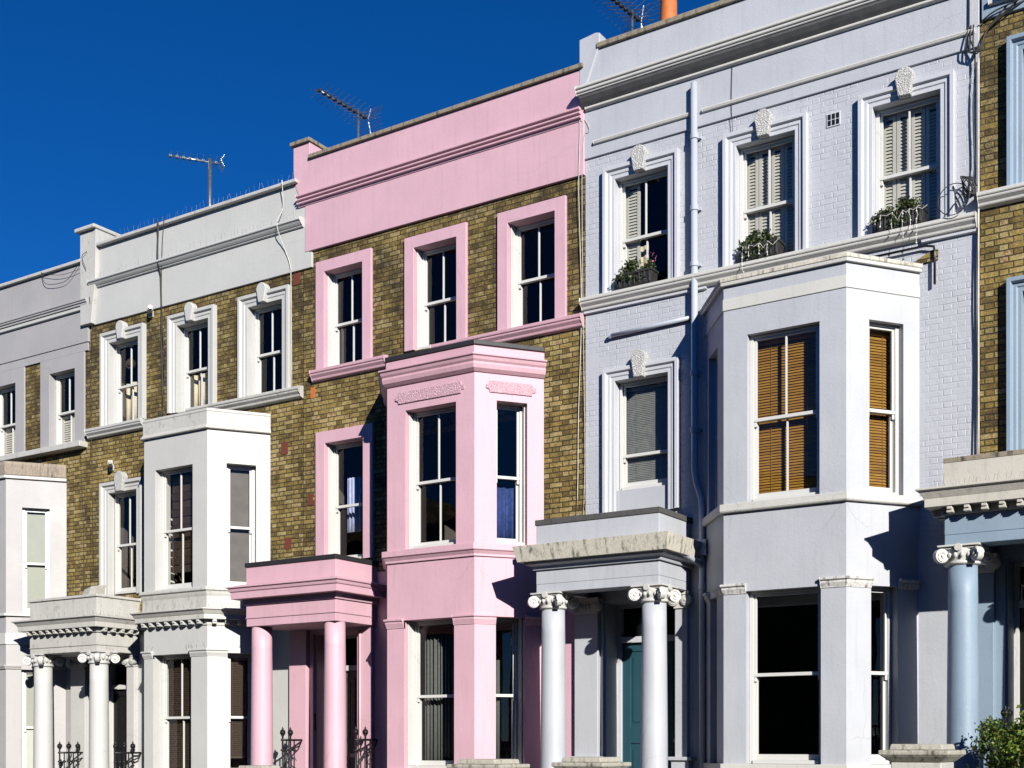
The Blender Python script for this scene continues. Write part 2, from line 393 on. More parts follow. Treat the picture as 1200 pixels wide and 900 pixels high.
# ------------------------------------------------------------------ ground
def strip(name, mat, y0, y1, lift, kerb=0.0, x0=-60, x1=60):
    b = MB(); n = 24
    for i in range(n):
        a, c = x0 + (x1 - x0) * i / n, x0 + (x1 - x0) * (i + 1) / n
        b.quad((a, y0, gz(a) + lift), (c, y0, gz(c) + lift), (c, y1, gz(c) + lift), (a, y1, gz(a) + lift))
        if kerb: b.quad((a, y0, gz(a) + lift - kerb), (c, y0, gz(c) + lift - kerb), (c, y0, gz(c) + lift), (a, y0, gz(a) + lift))
    return struct(b.build(name, mat))
gb = MB()
for (xa, xb) in [(-1500, -60), (-60, 60), (60, 1500)]:
    gb.quad((xa, -1500, gz(xa) - .16), (xb, -1500, gz(xb) - .16), (xb, 1500, gz(xb) - .16), (xa, 1500, gz(xa) - .16))
struct(gb.build('ground', 'ground'))
strip('road', 'asphalt', -13.2, -6.0, -.13)
strip('pavement', 'paving', -6.0, -2.9, 0, .14)
strip('front_yard_paving', 'paving', -2.896, .4, .004)
strip('pavement', 'paving', -19.0, -13.2, 0)

b = MB(); b.box(-60, 60, -31, -21.2, -3.2, 9.6); b.prism([(-60, 9.6), (60, 9.6), (60, 9.61), (-60, 9.61)], -31, -21)
for i in range(20):
    xa = -60 + 6 * i; b.box(xa - .25, xa + .25, -31, -20.9, 9.6, 10.5)
    for zz in (0.9, 4.2, 7.2):
        for xx in (1.2, 3.1, 4.9): b.box(xa + xx - .55, xa + xx + .55, -21.26, -21.14, zz, zz + .1)
struct(b.build('opposite_terrace', 'brick_dark'))

# ------------------------------------------------------------------ building parts
def frame_of(A, B):
    L = math.hypot(B[0] - A[0], B[1] - A[1]); u = ((B[0] - A[0]) / L, (B[1] - A[1]) / L)
    return A, u, (-u[1], u[0]), L      # inward normal is left of travel

def window(root, T, u0, u1, z0, z1, zm, bars=(1, 1), d=.11, frame='frame', fw=.05, room=0, lining=0.0):
    """double hung sash window in opening; T = (origin, u, n)"""
    b = MB(*T)
    b.box(u0 + .002, u0 + fw, d, d + .10, z0 + .002, z1 - .002); b.box(u1 - fw, u1 - .002, d, d + .10, z0 + .002, z1 - .002)
    b.box(u0 + fw, u1 - fw, d + .001, d + .10, z1 - .03, z1 - .002); b.box(u0 + fw, u1 - fw, d - .025, d + .10, z0 + .002, z0 + .05)
    a0, a1 = u0 + fw, u1 - fw
    if lining: b.box(u0 + .003, u0 + .018, lining, d - .001, z0 + .052, z1 - .002); b.box(u1 - .018, u1 - .003, lining, d - .001, z0 + .052, z1 - .002); b.box(u0 + .003, u1 - .003, lining, d - .026, z0 + .002, z0 + .05)
    # upper sash
    st = .038; e = d + .022
    b.box(a0, a0 + st, e, e + .036, zm - .02, z1 - .03); b.box(a1 - st, a1, e, e + .036, zm - .02, z1 - .03)
    b.box(a0 + st, a1 - st, e, e + .036, z1 - .065, z1 - .031); b.box(a0 + .001, a1 - .001, e - .012, e + .05, zm - .022, zm + .022)
    for q in (a0 + st * .5, a1 - st * .5): b.box(q - st * .45, q + st * .45, e - .002, e + .034, zm - .085, zm - .02)
    # lower sash
    g = d + .062
    b.box(a0, a0 + st, g, g + .036, z0 + .05, zm - .022); b.box(a1 - st, a1, g, g + .036, z0 + .05, zm - .022)
    b.box(a0 + st, a1 - st, g, g + .036, z0 + .05, z0 + .125)
    for k in range(bars[0]):
        q = a0 + (a1 - a0) * (k + 1) / (bars[0] + 1); b.box(q - .012, q + .012, e + .004, e + .032, zm + .022, z1 - .065)
    for k in range(bars[1]):
        q = a0 + (a1 - a0) * (k + 1) / (bars[1] + 1); b.box(q - .012, q + .012, g + .004, g + .032, z0 + .125, zm - .022)
    w = b.build('window', frame, root, .003)
    p = MB(*T)
    p.quad((a0 + st - .004, e + .018, zm), (a1 - st + .004, e + .018, zm), (a1 - st + .004, e + .018, z1 - .06), (a0 + st - .004, e + .018, z1 - .06))
    p.quad((a0 + st - .004, g + .018, z0 + .12), (a1 - st + .004, g + .018, z0 + .12), (a1 - st + .004, g + .018, zm - .01), (a0 + st - .004, g + .018, zm - .01))
    p.build('pane', 'glass', w)
    return w

def slat_blind(w, T, u0, u1, z0, z1, d, mat, pitch=.035, tilt=50, name='blind'):
    b = MB(*T); n = int((z1 - z0) / pitch); c, s = math.cos(R(tilt)) * pitch * .56, math.sin(R(tilt)) * pitch * .56
    for i in range(n):
        z = z0 + pitch * (i + .5); j = random.uniform(-.08, .08) * pitch
        b.add([(u0, d - c, z - s + j), (u1, d - c, z - s), (u1, d + c, z + s), (u0, d + c, z + s + j), (u0, d - c, z - s + j - .003), (u1, d - c, z - s - .003)],
              [(0, 1, 2, 3), (4, 5, 1, 0)])
    b.box(u0, u1, d - .02, d + .02, z1 - .01, z1 + .035)
    for q in (.22, .78): b.box(u0 + (u1 - u0) * q - .003, u0 + (u1 - u0) * q + .003, d - c - .004, d - c - .002, z0, z1)
    b.box(u0, u1, d - .014, d + .014, z0 - .025, z0 - .002)
    return b.build(name, mat, w)

def louvre_shutter(w, T, u0, u1, z0, z1, d, leaves=2, midrail=None):
    b = MB(*T); lw = (u1 - u0) / leaves
    for k in range(leaves):
        a, c = u0 + k * lw + .004, u0 + (k + 1) * lw - .004
        b.box(a, a + .045, d, d + .028, z0, z1); b.box(c - .045, c, d, d + .028, z0, z1)
        rails = [z0, midrail, z1] if midrail else [z0, z1]
        zs = []
        b.box(a + .045, c - .045, d + .001, d + .027, z0, z0 + .07); b.box(a + .045, c - .045, d + .001, d + .027, z1 - .06, z1)
        spans = [(z0 + .07, z1 - .06)]
        if midrail:
            b.box(a + .045, c - .045, d + .001, d + .027, midrail - .03, midrail + .03); spans = [(z0 + .07, midrail - .03), (midrail + .03, z1 - .06)]
        for s0, s1 in spans:
            n = int((s1 - s0) / .045)
            for i in range(n):
                z = s0 + .045 * (i + .5)
                b.add([(a + .045, d + .002, z - .024), (c - .045, d + .002, z - .024), (c - .045, d + .024, z + .024), (a + .045, d + .024, z + .024), (a + .045, d + .006, z - .026), (c - .045, d + .006, z - .026), (c - .045, d + .028, z + .022), (a + .045, d + .028, z + .022)],
                      [(0, 1, 2, 3), (7, 6, 5, 4), (0, 4, 5, 1)])
    return b.build('shutter', 'shutter', w)

def keystone(w, T, uc, z0, z1, w0, w1, p, mat, round_=True):
    b = MB(*T); pts = [(uc - w0 / 2, z0), (uc + w0 / 2, z0)]
    zt = z1 - w1 / 2
    for i in range(13):
        t = math.pi * i / 12; pts.append((uc + w1 / 2 * math.cos(t), zt + w1 / 2 * math.sin(t)))
    b.prism(pts, -p, .0); return b.build('keystone', mat, w, .012)

def spikes(b, path, z, out, n_per_m=22, h=.09):
    for i in range(len(path) - 1):
        (x0, y0), (x1, y1) = path[i], path[i + 1]; L = math.hypot(x1 - x0, y1 - y0); n = int(L * n_per_m)
        for k in range(n):
            t = (k + .5) / n; x, y = x0 + (x1 - x0) * t, y0 + (y1 - y0) * t
            a, c = random.uniform(-.03, .03), random.choice((-.035, 0, .035))
            b.tube([(x, y, z), (x + a, y + c, z + h * random.uniform(.8, 1.05))], .0020, 3)

def modillions(b, path, z0, z1, out0, out1, step=.185, wd=.075):
    for i in range(len(path) - 1):
        (x0, y0), (x1, y1) = path[i], path[i + 1]; L = math.hypot(x1 - x0, y1 - y0); ux, uy = (x1 - x0) / L, (y1 - y0) / L; nx, ny = uy, -ux
        n = max(1, int(L / step)); 
        for k in range(n):
            t = L * (k + .5) / n; so, su, sn = b.o, b.u, b.n
            b.set((x0 + ux * t, y0 + uy * t), (ux, uy), (-nx, -ny))
            b.box(-wd / 2, wd / 2, -out1, -out0, z0, z1); b.box(-wd / 2 + .008, wd / 2 - .008, -out1 - .02, -out1 + .01, z0 + (z1 - z0) * .45, z1)
            b.set(so, su, sn)

def ionic_capital(root_part, cx, cy, zt, mat, r=.165, half=False):
    """square abacus, four diagonal volutes, egg and dart ring"""
    b = MB(); h = .235; s = r + .075
    b.box(cx - s, cx + s, cy - s, cy + s, zt - .022, zt - .001)
    b.box(cx - s + .03, cx + s - .03, cy - s + .03, cy + s - .03, zt - .05, zt - .022)
    b.lathe(cx, cy, [(r + .005, zt - h), (r + .03, zt - h + .02), (r + .03, zt - h + .045), (r + .012, zt - h + .05), (r + .055, zt - .10), (r + .06, zt - .05)])
    for i in range(18):
        a = 2 * math.pi * i / 18; x, y = cx + (r + .05) * math.cos(a), cy + (r + .05) * math.sin(a)
        b.lathe(x, y, [(.004, zt - .155), (.02, zt - .135), (.024, zt - .11), (.015, zt - .09)], 6)
    for sx in (-1, 1):
        for sy in (-1, 1):
            ax = Vector((sx, -sy, 0)).normalized(); ct = Vector((cx + sx * (s - .035), cy + sy * (s - .035), zt - .125))
            b.disc(ct, ax, .084, .070, 24); b.disc(ct, ax, .018, .112, 10); e1 = ax.cross(Vector((0, 0, 1)))
            for fs in (1, -1):
                b.tube([tuple(ct + ax * .036 * fs + e1 * ((.076 - .0029 * q) * math.cos(q * .42 * sx) ) + Vector((0, 0, 1)) * ((.076 - .0029 * q) * math.sin(q * .42 * sx + 1.57 * 0))) for q in range(21)], .0125, 5)
            b.tube([(cx + sx * (r * .5), cy + sy * (r * .5), zt - .075), (cx + sx * (s - .05), cy + sy * (s - .05), zt - .07)], .032, 6)
    for dx, dy in ((0, -1), (0, 1), (1, 0), (-1, 0)):
        b.disc((cx + dx * (s - .02), cy + dy * (s - .02), zt - .036), (dx, dy, 0), .045, .06, 10)
    return b.build('capital', mat, root_part, .004)

def column(porch, cx, cy, z0, z1, r0, r1, mat):
    b = MB(); prof = [(r0 + .07, z0), (r0 + .07, z0 + .07), (r0 + .02, z0 + .09), (r0 + .045, z0 + .13), (r0 + .045, z0 + .16), (r0, z0 + .19)]
    for i in range(1, 9):
        t = i / 8; prof.append((r0 + (r1 - r0) * t ** 1.6, z0 + .19 + (z1 - z0 - .19) * t))
    b.lathe(cx, cy, prof, 40); return b.build('column', mat, porch)

def leaves(b, c, rad, n, size, rnd, clumps=14, up=.3):
    cs = []
    for _ in range(clumps):
        v = Vector((rnd.gauss(0, 1), rnd.gauss(0, 1), rnd.gauss(0, 1))).normalized() * rnd.random() ** .4
        cs.append((Vector((c[0] + v.x * rad[0], c[1] + v.y * rad[1], c[2] + v.z * rad[2])), rnd.uniform(.18, .42)))
    for _ in range(n):
        k, rr = rnd.choice(cs)
        p = k + Vector((max(-1.7, min(1.7, rnd.gauss(0, 1))) * rad[0], max(-1.7, min(1.7, rnd.gauss(0, 1))) * rad[1], max(-1.7, min(1.7, rnd.gauss(0, 1))) * rad[2])) * rr * .5
        d = Vector((rnd.gauss(0, 1), rnd.gauss(0, 1), rnd.gauss(0, 1) + up)).normalized()
        a = d.cross(Vector((rnd.random(), rnd.random(), rnd.random()))).normalized(); q = size * rnd.uniform(.6, 1.4)
        w = d.cross(a)
        v0, v1, v2, v3 = p, p + d * q * .5 + a * q * .3, p + d * q + w * q * .15, p + d * q * .5 - a * q * .3
        i = len(b.v); b.v += [tuple(v0), tuple(v1), tuple(v2), tuple(v3)]; b.f += [(i, i + 1, i + 2, i + 3)]; b.sm += [False]

def house_shell(root, x0, x1, zg, zr, brick):
    b = MB(); a, c = x0 + .006, x1 - .006
    b.quad((a, .35, zg), (a, 9, zg), (a, 9, zr), (a, .35, zr)); b.quad((c, .35, zg), (c, .35, zr), (c, 9, zr), (c, 9, zg))
    b.quad((a, 9, zg), (c, 9, zg), (c, 9, zr), (a, 9, zr)); b.build('outer_wall', brick, root)
    r = MB(); r.box(a + .01, c - .01, .36, 8.9, zr - .25, zr - .1); r.build('roof', 'roofing', root)

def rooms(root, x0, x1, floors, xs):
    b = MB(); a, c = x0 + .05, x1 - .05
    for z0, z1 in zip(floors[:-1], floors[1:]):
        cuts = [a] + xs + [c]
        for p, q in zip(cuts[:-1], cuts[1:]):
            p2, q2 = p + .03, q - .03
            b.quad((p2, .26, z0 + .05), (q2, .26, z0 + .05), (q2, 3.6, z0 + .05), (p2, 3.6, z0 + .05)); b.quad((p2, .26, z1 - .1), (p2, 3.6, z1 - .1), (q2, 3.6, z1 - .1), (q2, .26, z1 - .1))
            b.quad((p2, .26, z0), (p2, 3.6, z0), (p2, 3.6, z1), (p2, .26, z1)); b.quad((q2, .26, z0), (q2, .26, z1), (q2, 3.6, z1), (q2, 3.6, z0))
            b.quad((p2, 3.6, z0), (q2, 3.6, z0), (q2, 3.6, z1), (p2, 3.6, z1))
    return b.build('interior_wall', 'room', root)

def door_set(root, u0, u1, z0, zt, y, mat, frame='frame', fan_top=None, lining='white'):
    q = MB(); q.box(u0 - .05, u0 + .012, .05, y + .12, z0, fan_top + .05); q.box(u1 - .012, u1 + .05, .05, y + .12, z0, fan_top + .05); q.box(u0 + .012, u1 - .012, .05, y + .12, fan_top - .012, fan_top + .05); q.build('door_recess', lining, root)
    """panelled front door with transom and fanlight, recessed behind the facade"""
    b = MB(); b.box(u0, u0 + .07, y - .02, y + .08, z0, fan_top); b.box(u1 - .07, u1, y - .02, y + .08, z0, fan_top)
    b.box(u0 + .07, u1 - .07, y - .04, y + .08, zt, zt + .09); b.box(u0 + .07, u1 - .07, y - .02, y + .08, fan_top - .06, fan_top)
    fr = b.build('door_frame', frame, root, .004)
    p = MB(); p.quad((u0 + .07, y + .03, zt + .09), (u1 - .07, y + .03, zt + .09), (u1 - .07, y + .03, fan_top - .06), (u0 + .07, y + .03, fan_top - .06)); p.build('fanlight', 'glass', fr)
    d = MB(); a, c = u0 + .074, u1 - .074; w = c - a; dy = y + .02
    d.box(a, c, dy + .02, dy + .05, z0 + .01, zt - .004)
    h = zt - z0
    for q0, q1 in ((0, .13), (.45, .55), (.87, 1)): d.box(a + w * q0, a + w * q1, dy, dy + .02, z0 + .01, zt - .004)
    for q0, q1 in ((0, .09), (.40, .50), (.945, 1)):
        for s0, s1 in ((.13, .45), (.55, .87)): d.box(a + w * s0, a + w * s1, dy + .001, dy + .02, z0 + .01 + h * q0, z0 + h * q1 - .004)
    for s0, s1 in ((.17, .41), (.59, .83)):
        for q0, q1 in ((.12, .37), (.53, .92)): d.box(a + w * s0, a + w * s1, dy + .008, dy + .021, z0 + h * q0, z0 + h * q1)
    do = d.build('door', mat, root, .005)
    hb = MB(); hb.disc((c - .1, dy - .03, z0 + 1.05), (0, 1, 0), .035, .06, 14); hb.box(a + w * .42, a + w * .58, dy - .008, dy + .001, z0 + .98, z0 + 1.04); hb.build('handle', 'alu', do)
    return do

def steps(root, u0, u1, zf, y0, zg):
    b = MB(); n = max(2, int((zf - zg) / .17)); b.box(u0, u1, y0, .5, zg, zf)
    for i in range(1, n): b.box(u0 + .001 * i, u1 - .001 * i, y0 - .28 * i, y0 - .28 * (i - 1), zg, zf - (zf - zg) * i / n)
    return b.build('steps', 'paving', root, .01)

def porch(root, P):
    xl, xr, yf = P['xl'], P['xr'], P['yf']; path = [(xl, -.004), (xl, yf), (xr, yf), (xr, -.004)]
    m = P['mat']
    zc, zc0, zk1, zk0, zf1, zf0 = P['coping'][1], P['coping'][0], P['cornice'][1], P['cornice'][0], P['frieze'][1], P['frieze'][0]
    b = MB()
    # entablature beam ring, soffit slab, blocking course
    b.box(xl, xr, yf, -.004, zk1 - .02, zc0)
    if P.get('fascia'):
        b.box(xl, xr, yf, -.004, P['fascia'] + .012, zf1); b.sweep(path, [(.012, P['fascia'] + .012), (.012, P['fascia']), (-.02, P['fascia']), (-.02, P['fascia'] + .012)])
        b.box(xl + .004, xr - .004, yf + .004, -.004, zf0, P['fascia'])
    else:
        b.box(xl, xr, yf, -.004, zf0 + .12, zf1)
        b.box(xl + .002, xr - .002, yf + .002, yf + .34, zf0, zf0 + .12); b.box(xl + .002, xl + .34, yf + .34, -.004, zf0, zf0 + .12); b.box(xr - .34, xr - .002, yf + .34, -.004, zf0, zf0 + .12)
    po = b.build('porch', m, root, .008)
    c = MB(); o = P['out']
    if P['style'] == 'slab':
        c.sweep(path, [(-.05, zk1), (o, zk1), (o - .055, zk0), (.06, zk0), (.06, zk0 + .003), (-.05, zk0 + .003)]); c.build('cornice', P['cmat'], po, .012)
        c = MB(); c.sweep(path, [(-.05, zk0), (o - .12, zk0 - .001), (o - .13, zk0 - .035), (.05, zk0 - .06), (.035, zf1 - .02), (-.05, zf1 - .02)]); c.build('bed_moulding', m, po, .004)
    elif P['style'] == 'cyma':
        h = zk1 - zk0
        c.sweep(path, [(-.05, zk1 + .03), (.05, zk1 + .03), (o, zk1 - .02), (o, zk1 - .04), (o - .025, zk1 - .045), (o - .04, zk1 - h * .45), (o - .06, zk1 - h * .5), (o - .06, zk0), (.05, zk0 + .002), (.03, zf1 - .01), (-.05, zf1 - .01)]); c.build('cornice', P['cmat'], po, .006)
    else:
        h = zk1 - zk0
        c.sweep(path, [(-.05, zk1 + .04), (.03, zk1 + .04), (o, zk1), (o, zk1 - .022), (o - .03, zk1 - .03), (o - .075, zk1 - h * .48), (o - .085, zk1 - h * .55), (o - .085, zk0), (.03, zk0 + .01), (.03, zf1 + .0), (-.05, zf1)])
        modillions(c, [(path[0][0], path[0][1]), path[1], path[2], path[3]], zk0 - .075, zk0 + .005, .0, o - .12); c.build('cornice', P['cmat'], po, .005)
        if P.get('spikes'):
            sp = MB(); spikes(sp, [(xl - .1, yf - .1), (xr + .1, yf - .1), (xr + .1, -.1)], zk1 + .02, 0); q = sp.build('bird_spikes', 'spike', po); q['kind'] = 'stuff'
    k = MB(); k.sweep(path, [(-.3, zc), (P.get('cout', .015), zc), (P.get('cout', .015), zc0), (-.3, zc0)]); k.box(xl + .25, xr - .25, yf + .25, -.004, zc0 - .02, zc - .01); k.build('coping', P['kmat'], po, .008)
    zcol = zf0 if not P['capital'] else zf0 - .235
    cy = yf + .19
    for cx in P['cols']:
        column(po, cx, cy, P['floor'], zcol + .002, .186, .165, P.get('colmat', m))
        if P['capital']: ionic_capital(po, cx, cy, zf0, P['capital'])
    # responds against the wall
    for a, c_ in P['pil']:
        if P.get('plinth'): b = MB(); b.box(a - .03, c_ + .05, -.16, .02, P['floor'] - .4, P['plinth'] - .05); b.box(a - .06, c_ + .10, -.20, .02, P['plinth'] - .05, P['plinth']); b.build('plinth', P.get('colmat', m), po, .006)
        b = MB(); b.box(a, c_, -.10, .02, P['floor'], zf0 - (.235 if P['capital'] else 0)); b.build('pilaster', P.get('colmat', m), po, .008)
        if P['capital']:
            b = MB(); uc = (a + c_) / 2; w = (c_ - a) / 2
            b.box(uc - w - .05, uc + w + .05, -.17, .02, zf0 - .05, zf0 - .002); b.box(uc - w - .01, uc + w + .01, -.125, .02, zf0 - .235, zf0 - .05)
            for s in (-1, 1):
                ct = (uc + s * (w + .0), -.125, zf0 - .125)
                for r_, t_ in ((.08, .07), (.06, .09), (.035, .10), (.015, .12)): b.disc(ct, (0, 1, 0), r_, t_, 18)
            for i in range(5): b.lathe(uc - w * .6 + w * .3 * i, -.125, [(.004, zf0 - .17), (.02, zf0 - .15), (.02, zf0 - .11), (.01, zf0 - .09)], 6)
            b.build('capital', P['capital'], po, .004)
    return po

def bay(root, B, main_ops):
    """two storey canted bay; front face at y = -d, canted sides"""
    xl, xr, d, cw = B['xl'], B['xr'], .88, B['cw']
    Pl, Fl, Fr, Pr = (xl - cw, 0), (xl, -d), (xr, -d), (xr + cw, 0)
    path = [Pl, Fl, Fr, Pr]; m = B['mat']
    T0 = ((0, -d), (1, 0), (0, 1)); oR, uR, nR, L = frame_of(Fr, Pr); oL, uL, nL, _ = frame_of(Pl, Fl)
    TR, TL = (oR, uR, nR), (oL, uL, nL)
    f0, f1 = B['front']; c0, c1 = B['cant'][0] * L, B['cant'][1] * L; l0, l1 = L - c1, L - c0
    g0, g1 = B['gfront']; h0, h1 = B['gcant'][0] * L, B['gcant'][1] * L; j0, j1 = L - h1, L - h0
    z0, z1 = B['z']; k0, k1 = B['gz']
    w = MB()
    for T, o1, o2 in ((T0, (f0, f1), (g0, g1)), (TR, (c0, c1), (h0, h1)), (TL, (l0, l1), (j0, j1))):
        w.set(*T); ua, ub = (xl, xr) if T is T0 else (0, L)
        w.wall(ua, ub, B['base'], B['ztop'], [(o1[0], o1[1], z0, z1), (o2[0], o2[1], k0, k1)], .36)
    w.set(); w.add([(*p, B['ztop'] - .02) for p in path], [(0, 1, 2, 3)])
    bo = w.build('bay_window', m, root)
    for T, o1, o2, i in ((T0, (f0, f1), (g0, g1), 0), (TR, (c0, c1), (h0, h1), 1), (TL, (l0, l1), (j0, j1), 2)):
        bars = B['bars'] if i == 0 else B.get('cbars', (0, 0)); gb_ = B['gbars'] if i == 0 else (0, 0)
        wn = window(root, T, o1[0], o1[1], z0, z1, B['zm'], bars, B.get('d1', .09), lining=B.get('lin', 0.0))
        wg = window(root, T, o2[0], o2[1], k0, k1, B['gzm'], gb_, B.get('d2', .12), lining=B.get('lin', 0.0))
        bl = B.get('blind')
        if bl: bl(wn, T, o1[0] + .05, o1[1] - .05, z0 + .05, z1 - .07, i)
        bl = B.get('gblind')
        if bl: bl(wg, T, o2[0] + .05, o2[1] - .05, k0 + .05, k1 - .07, i)
    for prof, mat, bev in B['mould']:
        s = MB(); s.sweep(path, prof); nm = 'coping' if prof[0][1] > B['ztop'] - .25 else 'moulding'
        s.build(nm, mat, bo, bev)
    if B.get('top'): s = MB(); s.add([(p[0], p[1], B['top']) for p in path], [(0, 1, 2, 3)]); s.build('bay_roof', 'lead', bo)
    # pilaster caps on the ground floor piers
    q0, q1 = B['cap']; o = .06
    prof = [(-.03, q1), (o, q1), (o, q1 - .03), (o - .025, q1 - .045), (o - .025, q1 - .07), (.012, q0 + .01), (.012, q0), (-.03, q0)]
    def seg(a, b): return (a[0], a[1]), (b[0], b[1])
    lr = lambda A, Bp, t: (A[0] + (Bp[0] - A[0]) * t, A[1] + (Bp[1] - A[1]) * t)
    for pth in ([(g1, -d), Fr, lr(Fr, Pr, h0 / L - .002)], [lr(Fl, Pl, h0 / L - .002), Fl, (g0, -d)], [lr(Fr, Pr, h1 / L + .002), lr(Fr, Pr, .985)], [lr(Fl, Pl, .985), lr(Fl, Pl, h1 / L + .002)]):
        pc = MB(); pc.sweep(pth, prof); pc.build('capital', B['capmat'], bo, .004)
    return bo, T0, TR, TL, L

ARCH = lambda a, p, din=.12: [(.0, din), (.0, -.035), (a * .30, -.035), (a * .36, -.05), (a * .62, -.05), (a * .70, -p), (a, -p), (a, .01)]
FLAT = lambda a, p, din=.12: [(.0, din), (.0, -p), (a, -p), (a, .01)]
T0 = ((0, 0), (1, 0), (0, 1))
def rect(T, u0, u1, z0, z1, d0, d1): b = MB(*T); b.box(u0, u1, d0, d1, z0, z1); return b

# ------------------------------------------------------------------ the five houses
def new_house(label, x0):
    return thing('terraced_house', label, 'house', (x0, 0, gz(x0 + 2.8)), 'terraced houses in the street')

def facade(root, x0, x1, zg, zsplit, ztop, ops, upper, lower):
    b = MB(); b.wall(x0 + .003, x1 - .003, zsplit, ztop, ops, .24); b.build('wall', upper, root)
    if lower:
        b = MB(); b.wall(x0 + .003, x1 - .003, zg, zsplit + .0, ops, .24, -.012); b.add([(x0, -.012, zsplit), (x1, -.012, zsplit), (x1, 0, zsplit), (x0, 0, zsplit)], [(0, 1, 2, 3)])
        b.build('ground_floor_wall', lower, root)

def top_windows(root, ops, zm, a, p, mat, arch, key=None, keymat=None, d=.12, lin=0.0):
    out = []
    for (u0, u1, z0, z1) in ops:
        w = window(root, T0, u0, u1, z0, z1, zm, (1, 1), d, lining=lin); out.append(w)
        s = MB(); s.arch(u0, u1, z0, z1, (ARCH if arch else FLAT)(a, p, d + .02)); s.build('surround', mat, w, .006)
        if key: keystone(w, T0, (u0 + u1) / 2, z1 - .0, z1 + key[0], key[1], key[2], key[3], keymat)
    return out
pad = lambda ops, e=.06: [(a - e, b + e, c - .0, d + e) for a, b, c, d in ops]

def string_course(root, x0, x1, zt, zb, out, mat, name='string_course'):
    h = zt - zb
    b = MB(); b.sweep([(x0, 0), (x1, 0)], [(-.04, zt + .01), (.02, zt + .01), (out, zt - .012), (out, zt - h * .32), (out - .02, zt - h * .36), (out - .02, zt - h * .5), (out * .55, zt - h * .72), (out * .5, zb + .02), (.02, zb), (-.04, zb)])
    return b.build(name, mat, root, .006)

def parapet(root, x0, x1, zb, zt, mat, proud=.04, outline=None):
    b = MB(); pts = outline or [(x0, zb), (x1, zb), (x1, zt), (x0, zt)]
    b.prism(pts, -proud, .33); return b.build('parapet', mat, root, .008)

def cable(root, pts, r=.008, mat='cable', name='cable'):
    b = MB(); P = []
    V = [Vector(p) for p in pts]
    for i in range(len(V) - 1):
        p0, p1, p2, p3 = V[max(i - 1, 0)], V[i], V[i + 1], V[min(i + 2, len(V) - 1)]
        for k in range(4):
            t = k / 4; P.append(.5 * ((2 * p1) + (p2 - p0) * t + (2 * p0 - 5 * p1 + 4 * p2 - p3) * t * t + (3 * p1 - p0 - 3 * p2 + p3) * t ** 3))
    P.append(V[-1]); b.tube([tuple(p) for p in P], r, 5); return b.build(name, mat, root)

